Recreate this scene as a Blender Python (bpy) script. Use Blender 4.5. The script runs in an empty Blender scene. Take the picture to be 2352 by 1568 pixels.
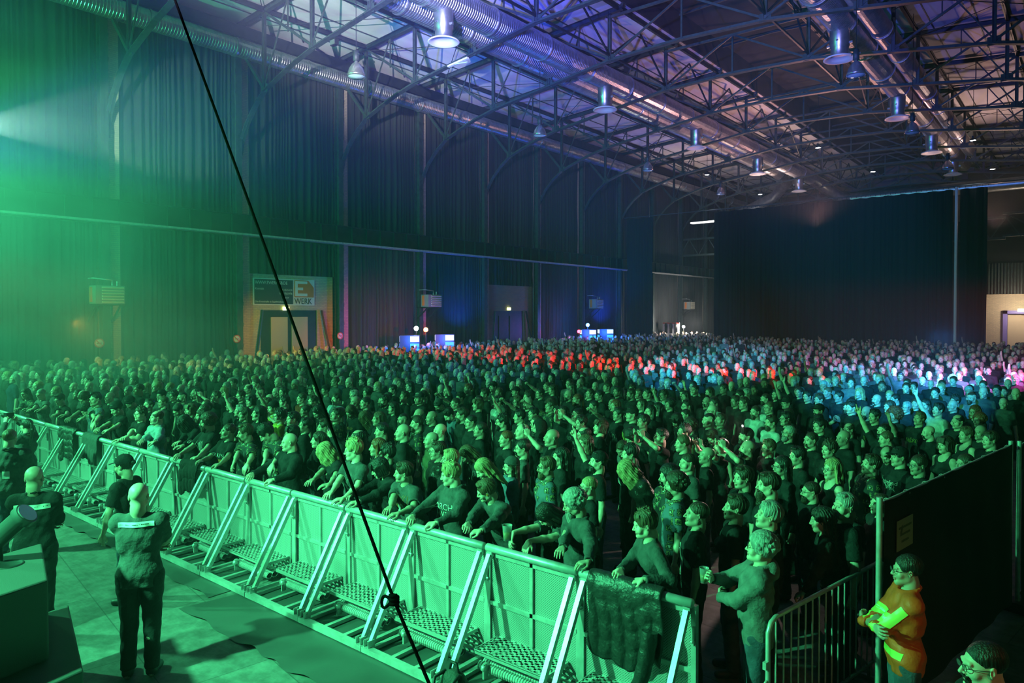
import bpy, math, random
import numpy as np
from mathutils import Vector, Matrix, Quaternion
from mathutils.bvhtree import BVHTree
random.seed(7)
S = bpy.context.scene
COL = S.collection
PI = math.pi
# ------------------------------------------------------------------ camera
CAM_H = 3.55
cam_d = bpy.data.cameras.new('camera'); cam = bpy.data.objects.new('camera', cam_d); COL.objects.link(cam)
cam.location = (0, 0, CAM_H)
cam.rotation_euler = (math.radians(90 - 1.07), 0, math.radians(39.215))
cam_d.sensor_width = 36; cam_d.lens = 1622.8 / 2352 * 36; cam_d.shift_y = -34.9 / 2352
cam_d.clip_start = 0.05; cam_d.clip_end = 300
S.camera = cam
def ray(px, py):
    yaw, pit = math.radians(39.215), math.radians(-1.07)
    fw = Vector((-math.sin(yaw) * math.cos(pit), math.cos(yaw) * math.cos(pit), math.sin(pit)))
    r = Vector((math.cos(yaw), math.sin(yaw), 0)); u = r.cross(fw)
    return fw + r * ((px - 1176) / 1622.8) - u * ((py - 749.1) / 1622.8)
def at(px, py, x=None, y=None, z=None):
    d = ray(px, py)
    s = x / d.x if x is not None else y / d.y if y is not None else (z - CAM_H) / d.z
    return d * s + Vector((0, 0, CAM_H))
# ------------------------------------------------------------------ picture settings
S.view_settings.view_transform = 'Standard'; S.view_settings.look = 'None'
S.view_settings.gamma = 1; S.view_settings.use_curve_mapping = False
S.view_settings.exposure = 0.0
cy = S.cycles
cy.max_bounces = 4; cy.diffuse_bounces = 2; cy.glossy_bounces = 2; cy.transmission_bounces = 3
cy.transparent_max_bounces = 6; cy.volume_bounces = 0; cy.caustics_reflective = False; cy.caustics_refractive = False
cy.volume_step_rate = 4; cy.volume_max_steps = 40; cy.use_denoising = True; cy.use_adaptive_sampling = True; cy.adaptive_threshold = 0.06; cy.light_sampling_threshold = 0.03; cy.sample_clamp_indirect = 4
# ------------------------------------------------------------------ world
w = bpy.data.worlds.new('world'); S.world = w; w.use_nodes = True
w.node_tree.nodes['Background'].inputs[0].default_value = (0.25, 0.45, 0.8, 1)
w.node_tree.nodes['Background'].inputs[1].default_value = 0.006
# ------------------------------------------------------------------ stage and hall lights
GREEN = (0.085, 1.0, 0.36)
def aim(o, target):
    d = Vector(target) - o.location
    o.rotation_euler = d.to_track_quat('-Z', 'Y').to_euler()
def spot(name, loc, target, color, watts, deg, blend=0.5, radius=0.12):
    l = bpy.data.lights.new(name, 'SPOT'); l.energy = watts; l.color = color
    l.spot_size = math.radians(deg); l.spot_blend = blend; l.shadow_soft_size = radius
    o = bpy.data.objects.new(name, l); COL.objects.link(o); o.location = loc; aim(o, target); return o
def point(name, loc, color, watts, radius=0.1):
    l = bpy.data.lights.new(name, 'POINT'); l.energy = watts; l.color = color; l.shadow_soft_size = radius
    o = bpy.data.objects.new(name, l); COL.objects.link(o); o.location = loc; return o
def area(name, loc, target, color, watts, sx, sy):
    l = bpy.data.lights.new(name, 'AREA'); l.shape = 'RECTANGLE'; l.size = sx; l.size_y = sy; l.energy = watts; l.color = color
    o = bpy.data.objects.new(name, l); COL.objects.link(o); o.location = loc; aim(o, target); return o
spot('green_stage_light', (-7.8, -1.0, 5.0), (-4.6, 5.6, 0.5), GREEN, 6800, 88, 0.9, 0.10)
spot('green_stage_light', (-14.5, -0.8, 5.4), (-11, 6, 0.6), GREEN, 6000, 94, 0.9, 0.15)
spot('green_stage_light', (-23, -1.0, 6.0), (-21, 6, 0.8), GREEN, 6500, 104, 0.9, 0.3)
spot('green_stage_light', (-31, 2.0, 8.5), (-24, 12, 8.0), GREEN, 5200, 150, 1.0, 0.3)
spot('green_stage_light', (-27, -2.0, 5.5), (-28, 12, 12.5), (0.05, 1.0, 0.34), 14000, 84, 1.0, 0.3)
spot('green_stage_light', (-18, -3.0, 7.0), (-31, 25, 8.5), (0.05, 1.0, 0.42), 14000, 50, 1.0, 0.3)
spot('white_stage_light', (-25.5, 5.8, 9.0), (-32, 15.4, 12.2), (0.6, 1.0, 0.8), 7000, 27, 0.35, 0.03)
spot('blue_wash_light', (-30.2, 33, 2.2), (-32, 34, 8), (0.01, 0.09, 1.0), 900, 120, 0.9, 0.1)
spot('blue_wash_light', (-30.2, 50.5, 2.2), (-32, 51, 8), (0.01, 0.06, 1.0), 1500, 120, 0.9, 0.1)
spot('amber_door_light', (-27.5, 17.5, 3.2), (-32, 20.5, 1.8), (1.0, 0.5, 0.07), 420, 80, 0.9, 0.1)
spot('amber_door_light', (-27.5, 9.5, 3.2), (-32, 12.5, 2.5), (1.0, 0.55, 0.1), 300, 70, 0.9, 0.1)
spot('added_medic_fill', (1.6, 2.6, 3.6), (-1.0, 6.1, 1.1), (1.0, 0.45, 0.15), 60, 30, 0.9, 0.1)  # added warm fill, no lamp of the hall; pushes the medic's jacket towards orange
spot('white_up_light', (-5, -2.0, 7.5), (-25.0, 21, 18), (0.92, 0.93, 1.0), 85000, 24, 0.8, 0.08)
spot('white_up_light', (-5, -1, 6.5), (-19, 31, 18), (0.62, 0.56, 1.0), 26000, 50, 0.9, 0.1)
spot('blue_stage_light', (-6, 0, 6.0), (-19.5, 21, 15.8), (0.02, 0.06, 1.0), 110000, 22, 0.9, 0.15)
spot('blue_stage_light', (-9, 1.2, 5.0), (-14.5, 38, 18), (0.08, 0.11, 1.0), 52000, 42, 0.9, 0.15)
spot('blue_stage_light', (-6, 0.5, 6.0), (-32, 44, 7.0), (0.02, 0.22, 1.0), 8000, 40, 1.0, 0.2)
spot('warm_up_light', (-14, 50, 9.5), (-15, 46, 18), (1.0, 0.46, 0.40), 3400, 150, 0.9, 0.4)
spot('warm_up_light', (-22, 60, 9.5), (-22, 60, 18), (1.0, 0.62, 0.5), 2400, 150, 0.9, 0.4)
spot('warm_up_light', (-5, 60, 9.5), (-6, 56, 18), (1.0, 0.60, 0.5), 2400, 150, 0.9, 0.4)
spot('red_stage_light', (3.5, 20, 4.2), (-20, 24.5, 1.5), (1.0, 0.02, 0.02), 32000, 20, 0.8, 0.1)
spot('red_stage_light', (-20, -3, 6.0), (-27, 19, 1.5), (1.0, 0.16, 0.03), 5000, 16, 0.8, 0.1)
spot('cyan_stage_light', (-1, -1.5, 8.0), (-4.5, 25, 0.6), (0.03, 0.50, 1.0), 52000, 13, 0.7, 0.1)
spot('cyan_stage_light', (-3, -1.5, 8.0), (-12.5, 30, 0.4), (0.03, 0.50, 1.0), 50000, 12, 0.7, 0.1)
# ------------------------------------------------------------------ helpers
def tag(o, label=None, cat=None, group=None, kind=None):
    if label: o['label'] = label
    if cat: o['category'] = cat
    if group: o['group'] = group
    if kind: o['kind'] = kind
    return o
def empty(name, loc=(0, 0, 0), rz=0.0, parent=None):
    o = bpy.data.objects.new(name, None); COL.objects.link(o); o.location = loc; o.rotation_euler = (0, 0, rz)
    if parent: o.parent = parent
    return o
def link(name, me, parent=None, mats=None):
    o = bpy.data.objects.new(name, me); COL.objects.link(o)
    if parent: o.parent = parent
    return o
def copy_tree(o, parent=None):
    c = o.copy(); COL.objects.link(c); c.parent = parent
    for ch in list(o.children): copy_tree(ch, c)
    return c
class MB:
    def __init__(s): s.v = []; s.f = []; s.m = []; s.smooth = []
    def add(s, vs, fs, mi=0, sm=False):
        b = len(s.v); s.v += [tuple(x) for x in vs]; s.f += [tuple(b + i for i in f) for f in fs]
        s.m += [mi] * len(fs); s.smooth += [sm] * len(fs); return s
    def box(s, c, d, mi=0, rot=None):
        x, y, z = d[0] / 2, d[1] / 2, d[2] / 2
        vs = [Vector((a * x, b * y, e * z)) for a in (-1, 1) for b in (-1, 1) for e in (-1, 1)]
        if rot is not None: vs = [rot @ v for v in vs]
        vs = [v + Vector(c) for v in vs]
        return s.add(vs, [(0, 1, 3, 2), (4, 6, 7, 5), (0, 4, 5, 1), (2, 3, 7, 6), (0, 2, 6, 4), (1, 5, 7, 3)], mi)
    def box2(s, a, b, mi=0):
        a = Vector(a); b = Vector(b); return s.box((a + b) / 2, (abs(b.x - a.x), abs(b.y - a.y), abs(b.z - a.z)), mi)
    def beam(s, p, q, wd, h, mi=0, up=(0, 0, 1)):
        p = Vector(p); q = Vector(q); d = (q - p); L = d.length; d.normalize()
        u = Vector(up)
        if abs(d.dot(u)) > .98: u = Vector((0, 1, 0))
        r = d.cross(u).normalized(); u2 = r.cross(d)
        rot = Matrix((r, d, u2)).transposed()
        return s.box((p + q) / 2, (wd, L, h), mi, rot)
    def ibeam(s, p, q, wd, h, t=0.02, mi=0, up=(0, 0, 1)):
        p = Vector(p); q = Vector(q); d = (q - p).normalized(); u = Vector(up)
        if abs(d.dot(u)) > .98: u = Vector((0, 1, 0))
        r = d.cross(u).normalized(); u2 = r.cross(d)
        s.beam(p, q, t, h, mi, up)
        for sg in (-1, 1): s.beam(p + u2 * sg * (h - t) / 2, q + u2 * sg * (h - t) / 2, wd, t, mi, up)
        return s
    def tube(s, pts, r, n=10, mi=0, closed=False, caps=True, sm=True):
        pts = [Vector(p) for p in pts]; rs = r if hasattr(r, '__len__') else [r] * len(pts)
        t0 = (pts[1] - pts[0]).normalized(); a = Vector((0, 0, 1)) if abs(t0.z) < .9 else Vector((1, 0, 0))
        nrm = t0.cross(a).normalized(); rings = []
        for i, p in enumerate(pts):
            if i == 0: t = t0
            elif i == len(pts) - 1: t = (pts[i] - pts[i - 1]).normalized()
            else: t = ((pts[i + 1] - p).normalized() + (p - pts[i - 1]).normalized())
            t = t.normalized() if t.length > 1e-6 else t0
            nrm = (nrm - t * nrm.dot(t)).normalized(); b = t.cross(nrm)
            rings.append([p + (nrm * math.cos(2 * PI * k / n) + b * math.sin(2 * PI * k / n)) * rs[i] for k in range(n)])
        vs = [v for rg in rings for v in rg]; fs = []
        for i in range(len(pts) - 1):
            for k in range(n): fs.append((i * n + k, i * n + (k + 1) % n, (i + 1) * n + (k + 1) % n, (i + 1) * n + k))
        s.add(vs, fs, mi, sm)
        if caps: s.add(rings[0], [tuple(reversed(range(n)))], mi); s.add(rings[-1], [tuple(range(n))], mi)
        return s
    def lathe(s, prof, c=(0, 0, 0), n=20, mi=0, axis='z', sm=True):
        vs = []; c = Vector(c)
        for (r, z) in prof:
            for k in range(n):
                a = 2 * PI * k / n; v = Vector((r * math.cos(a), r * math.sin(a), z))
                if axis == 'y': v = Vector((v.x, v.z, v.y))
                if axis == 'x': v = Vector((v.z, v.x, v.y))
                vs.append(v + c)
        fs = [(i * n + k, i * n + (k + 1) % n, (i + 1) * n + (k + 1) % n, (i + 1) * n + k) for i in range(len(prof) - 1) for k in range(n)]
        return s.add(vs, fs, mi, sm)
    def me(s, name, mats):
        m = bpy.data.meshes.new(name); m.from_pydata([tuple(v) for v in s.v], [], s.f)
        for mt in (mats if isinstance(mats, (list, tuple)) else [mats]): m.materials.append(mt)
        m.polygons.foreach_set('material_index', s.m); m.polygons.foreach_set('use_smooth', s.smooth); m.update()
        return m
    def ob(s, name, mats, parent=None): return link(name, s.me(name, mats), parent)
# ------------------------------------------------------------------ materials
M = {}
def mat(name, col, rough=0.6, metal=0.0, bump=None, var=None, emit=None, spec=0.5, coat=0, trans=0, alpha=1, sheen=0):
    m = bpy.data.materials.new(name); m.use_nodes = True; nt = m.node_tree; N = nt.nodes; L = nt.links
    b = N['Principled BSDF']; b.inputs['Base Color'].default_value = (*col, 1); b.inputs['Roughness'].default_value = rough
    b.inputs['Metallic'].default_value = metal; b.inputs['Specular IOR Level'].default_value = spec
    if coat: b.inputs['Coat Weight'].default_value = coat
    if trans: b.inputs['Transmission Weight'].default_value = trans
    if sheen: b.inputs['Sheen Weight'].default_value = sheen
    if alpha < 1: b.inputs['Alpha'].default_value = alpha
    if emit: b.inputs['Emission Color'].default_value = (*emit[0], 1); b.inputs['Emission Strength'].default_value = emit[1]
    tc = None
    if bump or var:
        tc = N.new('ShaderNodeTexCoord')
    if var:  # (scale, amount, stretch)
        mp = N.new('ShaderNodeMapping'); L.new(tc.outputs['Object'], mp.inputs[0]); mp.inputs['Scale'].default_value = var[2] if len(var) > 2 else (1, 1, 1)
        nz = N.new('ShaderNodeTexNoise'); nz.inputs['Scale'].default_value = var[0]; nz.inputs['Detail'].default_value = 5; L.new(mp.outputs[0], nz.inputs[0])
        mr = N.new('ShaderNodeMapRange'); mr.inputs[3].default_value = 1 - var[1]; mr.inputs[4].default_value = 1 + var[1]; mr.inputs[1].default_value = .3; mr.inputs[2].default_value = .7
        L.new(nz.outputs[0], mr.inputs[0]); mx = N.new('ShaderNodeVectorMath'); mx.operation = 'SCALE'
        mx.inputs[0].default_value = col; L.new(mr.outputs[0], mx.inputs['Scale']); L.new(mx.outputs[0], b.inputs['Base Color'])
    if bump:  # (scale, strength, stretch)
        mp2 = N.new('ShaderNodeMapping'); L.new(tc.outputs['Object'], mp2.inputs[0]); mp2.inputs['Scale'].default_value = bump[2] if len(bump) > 2 else (1, 1, 1)
        n2 = N.new('ShaderNodeTexNoise'); n2.inputs['Scale'].default_value = bump[0]; n2.inputs['Detail'].default_value = 4; L.new(mp2.outputs[0], n2.inputs[0])
        bp = N.new('ShaderNodeBump'); bp.inputs['Strength'].default_value = bump[1]; bp.inputs['Distance'].default_value = bump[3] if len(bump) > 3 else 0.02
        L.new(n2.outputs[0], bp.inputs['Height']); L.new(bp.outputs[0], b.inputs['Normal'])
    M[name] = m; return m
mat('steel_dark', (0.016, 0.020, 0.021), 0.5, 0.2, var=(3, .5))
mat('steel_green', (0.040, 0.055, 0.052), 0.55, 0.1, var=(6, .35))
mat('duct_metal', (0.42, 0.43, 0.45), 0.34, 0.85, var=(4, .2))
mat('galv', (0.55, 0.57, 0.57), 0.38, 0.45, var=(9, .18), bump=(60, .05))
mat('roof_white', (0.62, 0.61, 0.62), 0.8, var=(1.3, .13, (1, .25, 1)), bump=(2, .15))
mat('roof_dark', (0.018, 0.017, 0.018), 0.9, var=(1.2, .4))
mat('black', (0.012, 0.012, 0.013), 0.5)
mat('black_matte', (0.010, 0.010, 0.011), 0.95, bump=(90, .2))
mat('drape', (0.006, 0.006, 0.007), 0.95, bump=(30, .2, (1, 1, .1)))
mat('wall_cloth', (0.026, 0.028, 0.028), 0.85, bump=(20, .2, (1, 1, .05)))
mat('concrete', (0.17, 0.17, 0.165), 0.55, var=(.8, .4), bump=(9, .12))
mat('white_paint', (0.72, 0.72, 0.70), 0.5)
mat('beige_panel', (0.50, 0.40, 0.26), 0.6)
mat('signdark', (0.045, 0.055, 0.055), 0.4)
mat('signlight', (0.62, 0.62, 0.56), 0.45)
mat('orange', (0.55, 0.17, 0.03), 0.45)
mat('sign_red', (0.6, 0.05, 0.03), 0.4)
def brick(name, c1, c2, mortar, scale=1.0, swap=True):
    m = mat(name, c1, 0.85); nt = m.node_tree; N = nt.nodes; L = nt.links; b = N['Principled BSDF']
    tc = N.new('ShaderNodeTexCoord'); sp = N.new('ShaderNodeSeparateXYZ'); cb = N.new('ShaderNodeCombineXYZ'); L.new(tc.outputs['Object'], sp.inputs[0])
    ad = N.new('ShaderNodeMath'); ad.operation = 'ADD'; L.new(sp.outputs[0], ad.inputs[0]); L.new(sp.outputs[1], ad.inputs[1])
    L.new(ad.outputs[0], cb.inputs[0]); L.new(sp.outputs[2], cb.inputs[1])
    bt = N.new('ShaderNodeTexBrick'); L.new(cb.outputs[0], bt.inputs[0]); bt.inputs['Scale'].default_value = scale
    bt.inputs['Color1'].default_value = (*c1, 1); bt.inputs['Color2'].default_value = (*c2, 1); bt.inputs['Mortar'].default_value = (*mortar, 1)
    bt.inputs['Brick Width'].default_value = .25; bt.inputs['Row Height'].default_value = .083; bt.inputs['Mortar Size'].default_value = .012
    L.new(bt.outputs[0], b.inputs['Base Color']); return m
brick('brick', (0.34, 0.20, 0.11), (0.25, 0.16, 0.10), (0.22, 0.2, 0.17))
brick('brick_pale', (0.52, 0.42, 0.28), (0.42, 0.34, 0.24), (0.3, 0.28, 0.24))
def floor_mat():
    m = mat('pit_floor', (0.17, 0.17, 0.16), 0.5); nt = m.node_tree; N = nt.nodes; L = nt.links; b = N['Principled BSDF']
    tc = N.new('ShaderNodeTexCoord'); mp = N.new('ShaderNodeMapping'); mp.inputs['Rotation'].default_value = (0, 0, .15); L.new(tc.outputs['Object'], mp.inputs[0])
    bt = N.new('ShaderNodeTexBrick'); L.new(mp.outputs[0], bt.inputs[0]); bt.inputs['Scale'].default_value = 1; bt.inputs['Brick Width'].default_value = 2.0; bt.inputs['Row Height'].default_value = 1.0
    bt.inputs['Mortar Size'].default_value = .006; bt.inputs['Color1'].default_value = (.15, .15, .145, 1); bt.inputs['Color2'].default_value = (.19, .19, .18, 1); bt.inputs['Mortar'].default_value = (.08, .08, .08, 1)
    n1 = N.new('ShaderNodeTexNoise'); n1.inputs['Scale'].default_value = 5; n1.inputs['Detail'].default_value = 8; n1.inputs['Roughness'].default_value = .7; L.new(mp.outputs[0], n1.inputs[0])
    r = N.new('ShaderNodeMapRange'); r.inputs[1].default_value = .38; r.inputs[2].default_value = .7; r.inputs[3].default_value = .7; r.inputs[4].default_value = 1.5; L.new(n1.outputs[0], r.inputs[0])
    v = N.new('ShaderNodeVectorMath'); v.operation = 'SCALE'; L.new(bt.outputs[0], v.inputs[0]); L.new(r.outputs[0], v.inputs['Scale']); L.new(v.outputs[0], b.inputs['Base Color'])
    mp3 = N.new('ShaderNodeMapping'); mp3.inputs['Scale'].default_value = (1, 14, 1); mp3.inputs['Rotation'].default_value = (0, 0, .6); L.new(tc.outputs['Object'], mp3.inputs[0])
    n3 = N.new('ShaderNodeTexNoise'); n3.inputs['Scale'].default_value = 2; n3.inputs['Detail'].default_value = 6; L.new(mp3.outputs[0], n3.inputs[0])
    r3 = N.new('ShaderNodeMapRange'); r3.inputs[3].default_value = .35; r3.inputs[4].default_value = .75; L.new(n3.outputs[0], r3.inputs[0]); L.new(r3.outputs[0], b.inputs['Roughness'])
floor_mat()
def perforated():
    m = mat('perforated', (0.5, 0.52, 0.52), 0.42, 0.3); nt = m.node_tree; N = nt.nodes; L = nt.links; b = N['Principled BSDF']
    tc = N.new('ShaderNodeTexCoord'); mp = N.new('ShaderNodeMapping'); mp.inputs['Rotation'].default_value = (0, PI / 4, 0); L.new(tc.outputs['Object'], mp.inputs[0])
    sc = N.new('ShaderNodeVectorMath'); sc.operation = 'SCALE'; sc.inputs['Scale'].default_value = 1 / .016; L.new(mp.outputs[0], sc.inputs[0])
    fr = N.new('ShaderNodeVectorMath'); fr.operation = 'FRACTION'; L.new(sc.outputs[0], fr.inputs[0])
    sb = N.new('ShaderNodeVectorMath'); sb.operation = 'SUBTRACT'; sb.inputs[1].default_value = (.5, .5, .5); L.new(fr.outputs[0], sb.inputs[0])
    ml = N.new('ShaderNodeVectorMath'); ml.operation = 'MULTIPLY'; ml.inputs[1].default_value = (1, 0, 1); L.new(sb.outputs[0], ml.inputs[0])
    ln = N.new('ShaderNodeVectorMath'); ln.operation = 'LENGTH'; L.new(ml.outputs[0], ln.inputs[0])
    lt = N.new('ShaderNodeMath'); lt.operation = 'LESS_THAN'; lt.inputs[1].default_value = .25; L.new(ln.outputs['Value'], lt.inputs[0])
    mx = N.new('ShaderNodeMix'); mx.data_type = 'RGBA'; mx.inputs[6].default_value = (.5, .52, .52, 1); mx.inputs[7].default_value = (.03, .03, .03, 1)
    L.new(lt.outputs[0], mx.inputs[0]); L.new(mx.outputs[2], b.inputs['Base Color'])
perforated()
# ------------------------------------------------------------------ hall shell
WX = -32.0; CX = -14.5
YK = lambda k: 12.22 + 5.92 * k
Y_END = 86.0
def structure(o): o['kind'] = 'structure'; return o
structure(MB().box2((-33, -6, -.2), (6, Y_END + 1, 0)).ob('floor', M['pit_floor']))
structure(MB().box2((WX - .5, -6, 0), (WX - .25, Y_END, 18.2)).ob('wall_left', M['brick']))
structure(MB().box2((-33, Y_END, 0), (6, Y_END + .3, 21)).ob('wall_back', M['brick']))
structure(MB().box2((4.4, -6, 0), (4.7, Y_END, 18.2)).ob('wall_right', M['brick']))
def roof_z(x): return 17.45 + (17.5 - abs(x - CX)) / 14.4 * 1.05
rf = MB()
for sg in (-1, 1):
    xo, xi = CX + sg * 18.9, CX + sg * 3.1
    for (y0, y1) in [(-6, Y_END)]:
        rf.add([(xo, y0, roof_z(xo)), (xi, y0, roof_z(xi)), (xi, y1, roof_z(xi)), (xo, y1, roof_z(xo)),
                (xo, y0, roof_z(xo) + .2), (xi, y0, roof_z(xi) + .2), (xi, y1, roof_z(xi) + .2), (xo, y1, roof_z(xo) + .2)],
               [(0, 1, 2, 3), (7, 6, 5, 4), (0, 4, 5, 1), (2, 6, 7, 3), (1, 5, 6, 2), (3, 7, 4, 0)])
structure(rf.ob('ceiling', M['roof_white']))
zs = roof_z(CX + 3.1)
mn = MB(); mn.box2((CX - 3.1, -6, zs), (CX - 3.0, Y_END, zs + 1.5)); mn.box2((CX + 3.0, -6, zs), (CX + 3.1, Y_END, zs + 1.5)); mn.box2((CX - 3.2, -6, zs + 1.5), (CX + 3.2, Y_END, zs + 1.6))
structure(mn.ob('roof_lantern', M['roof_dark']))
# panel joints of the white roof, parallel to the wall
pj = MB()
for sg in (-1, 1):
    for d in (4.4, 6.3, 8.2, 10.1, 12.0, 14.0, 16.0):
        x = CX + sg * d; pj.beam((x, -6, roof_z(x) - .03), (x, Y_END, roof_z(x) - .03), .05, .04)
structure(pj.ob('trim_1', M['steel_green']))
# ------------------------------------------------------------------ left wall bays
def pleats(y0, y1, z0, z1, x, rng, amp=.09, wl=.32, name='wall_drape', mt='wall_cloth', axis='y', rows=7, scallop=0):
    n = int((y1 - y0) / .055); m = MB(); vs = []; ph = 0; prof = []
    for i in range(n + 1):
        ph += (y1 - y0) / n * 2 * PI / (wl * (1 + .55 * math.sin(i * .13 + rng.random() * .4)))
        prof.append(amp * (math.sin(ph) + .35 * math.sin(ph * 2.3)))
    for j in range(rows + 1):
        t = j / rows; z = z0 + (z1 - z0) * t
        for i in range(n + 1):
            u = y0 + (y1 - y0) * i / n; dx = prof[i] * (1.15 - .5 * t) + .03 * math.sin(j * 1.3 + i * .07)
            zz = z - (scallop * (.5 - .5 * math.cos(u * 2 * PI / .9)) if j == rows else 0)
            vs.append((x + dx, u, zz) if axis == 'y' else (u, x + dx, zz))
    fs = [(j * (n + 1) + i, j * (n + 1) + i + 1, (j + 1) * (n + 1) + i + 1, (j + 1) * (n + 1) + i) for j in range(rows) for i in range(n)]
    m.add(vs, fs, 0, True); o = m.ob(name, M[mt]); return o
rngw = random.Random(3)
ordn = ['first', 'second', 'third', 'fourth', 'fifth', 'sixth', 'seventh', 'eighth', 'ninth', 'tenth', 'eleventh', 'twelfth', 'thirteenth', 'fourteenth']
for k in range(-2, 12):
    y0, y1 = YK(k) + .47, YK(k + 1) - .40
    w_ = 'dark pleated drape filling the %s bay of the left wall above the crane girder' % ordn[k + 2]
    tag(pleats(y0, y1, 8.35, 16.4, WX + .12, rngw), w_, 'drape', 'drapes above the crane girder')
    if k in (1, 4): continue
    w_ = 'dark pleated drape hanging below the crane girder in the %s bay of the left wall' % ordn[k + 2]
    tag(pleats(y0, y1, .05, 7.25, WX + .12, rngw), w_, 'drape', 'drapes below the crane girder')
ct = MB()
ct.ibeam((WX + .62, -6, 7.78), (WX + .62, Y_END, 7.78), .34, .95, .04)
for i in range(90): ct.box((WX + .62, -5.5 + i, 7.78), (.30, .03, .88))
structure(ct.ob('trim_2', M['steel_dark']))
structure(MB().box2((WX + .40, -6, 7.26), (WX + .90, Y_END, 7.345)).ob('trim_3', M['galv']))
for k in range(-2, 13):
    y = YK(k); b = MB()
    b.box2((WX - .25, y - .10, 0), (WX + .30, y + .47, 17.2)); o = structure(b.ob('wall_pilaster', M['brick_pale']))
    c = MB(); c.ibeam((WX + .42, y - .2, 0), (WX + .42, y - .2, 16.4), .30, .38, .03, 0, (1, 0, 0))
    for z in range(1, 16): c.box((WX + .60, y - .2, z), (.02, .34, .18))
    o = structure(c.ob('wall_column', M['steel_green']))
structure(MB().beam((WX + .5, -6, 16.9), (WX + .5, Y_END, 16.9), .5, .55).ob('trim_4', M['steel_dark']))
# door bays
def door_bay(k, n, sign=False):
    y0, y1 = YK(k) + .42, YK(k + 1) - .42
    b = MB(); b.box2((WX - .05, y0, 0), (WX + .1, y0 + .75, 5.5)); b.box2((WX - .05, y1 - 1.0, 0), (WX + .1, y1, 5.5)); b.box2((WX - .05, y0 + .75, 3.7), (WX + .1, y1 - 1.0, 5.5))
    structure(b.ob('wall_infill', M['brick_pale' if k == 1 else 'brick']))
    tag(pleats(y0, y1, 5.5, 7.25, WX + .12, rngw), 'short dark drape above the brick infill of the ' + ('sign bay' if sign else 'bay with the second exit lamp'), 'drape')
    d = structure(MB().box2((WX, y0 + .75, 0), (WX + .05, y1 - 1.0, 3.7)).ob('door_%d' % n, M['steel_dark']))
    for a, e in ((y0 + 1.35, y0 + 2.3), (y0 + 2.55, y0 + 3.5)):
        MB().box2((WX + .05, a, .1), (WX + .09, e, 3.35)).ob('door_leaf', M['beige_panel' if k == 1 else 'steel_dark'], d)
    MB().box((WX + .12, y0 + 2.45, 1.1), (.05, .03, .4)).ob('handle', M['galv'], d)
    br = MB(); br.beam((WX + .5, y0 + .1, 0), (WX + .2, y0 + .8, 3.7), .09, .09); br.beam((WX + .5, y1 - .1, 0), (WX + .2, y1 - .8, 3.7), .09, .09)
    structure(br.ob('trim_5', M['steel_dark']))
door_bay(1, 1, True); door_bay(4, 2)
# ------------------------------------------------------------------ roof trusses
PROF = [(0, 15.98), (3.8, 15.85), (7.0, 15.42), (9.1, 15.12), (11.3, 14.82), (12.7, 14.5), (14.0, 14.1), (15.0, 13.75), (15.8, 13.2), (16.5, 12.5), (16.95, 11.8), (17.2, 11.0), (17.3, 10.0)]
def chord_z(d):
    d = abs(d)
    for (a, za), (b, zb) in zip(PROF, PROF[1:]):
        if d <= b: return za + (zb - za) * (d - a) / (b - a)
    return PROF[-1][1]
def flange_beam(m, p, q, wd=.16, h=.14, t=.02): m.ibeam(p, q, wd, h, t)
def make_truss():
    t = empty('roof_truss')
    m = MB()
    pts = [(-d, z) for d, z in reversed(PROF)] + [(d, z) for d, z in PROF[1:]]
    for (a, za), (b, zb) in zip(pts, pts[1:]):
        m.beam((a, 0, za), (b, 0, zb), .26, .03, 0, (0, 0, 1) if abs(a) < 16 else (-1, 0, 0)); m.beam((a, 0, za + .07), (b, 0, zb + .07), .03, .14, 0, (0, 0, 1))
    m.ob('lower_chord', M['steel_green'], t)
    m = MB()
    for sg in (-1, 1): m.ibeam((sg * 17.4, 0, roof_z(CX + 17.4) - .2), (sg * 3.1, 0, roof_z(CX + 3.1) - .2), .2, .24)
    m.ob('upper_chord', M['steel_green'], t)
    nodes = [15.0, 11.3, 7.5, 3.8]
    for sg in (-1, 1):
        for i, d in enumerate(nodes):
            m = MB(); zt = roof_z(CX + d) - .2; zb = chord_z(d); m.ibeam((sg * d, 0, zb + .1), (sg * d, 0, zt), .14, .16, .025, 0, (1, 0, 0))
            m.box((sg * d, 0, zb + .15), (.5, .02, .36)); m.ob('post', M['steel_green'], t)
        for a, b in ((15.0, 11.3), (11.3, 7.5), (7.5, 3.8)):
            m = MB(); m.beam((sg * a, 0, roof_z(CX + a) - .25), (sg * b, 0, chord_z(b) + .15), .08, .10); m.ob('diagonal', M['steel_green'], t)
        for a, b in ((13.1, 15.0), (9.4, 11.3), (5.6, 7.5)):
            m = MB(); mid = (a, (roof_z(CX + a) - .25)); m.beam((sg * a, 0, mid[1]), (sg * a, 0, (roof_z(CX + b) + chord_z(a)) / 2), .05, .06)
            m.beam((sg * b, 0, chord_z(b) + .2), (sg * a, 0, mid[1]), .05, .06); m.ob('strut', M['steel_green'], t)
        m = MB(); m.beam((sg * 17.25, 0, 16.4), (sg * 15.0, 0, chord_z(15.0) + .1), .12, .14); m.ob('bracket', M['steel_green'], t)
        m = MB(); m.beam((sg * 3.1, 0, roof_z(CX + 3.1) - .2), (sg * 3.1, 0, 19.8), .12, .12); m.beam((sg * 3.1, 0, 19.8), (0, 0, 19.95), .1, .1); m.beam((sg * 3.8, 0, chord_z(3.8) + .1), (0, 0, 18.0), .07, .09); m.ob('lantern_frame', M['steel_green'], t)
    m = MB(); m.beam((-3.8, 0, 18.0), (3.8, 0, 18.0), .1, .12); m.beam((0, 0, 16.05), (0, 0, 18), .08, .08); m.ob('tie', M['steel_green'], t)
    return t
tr0 = make_truss()
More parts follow.
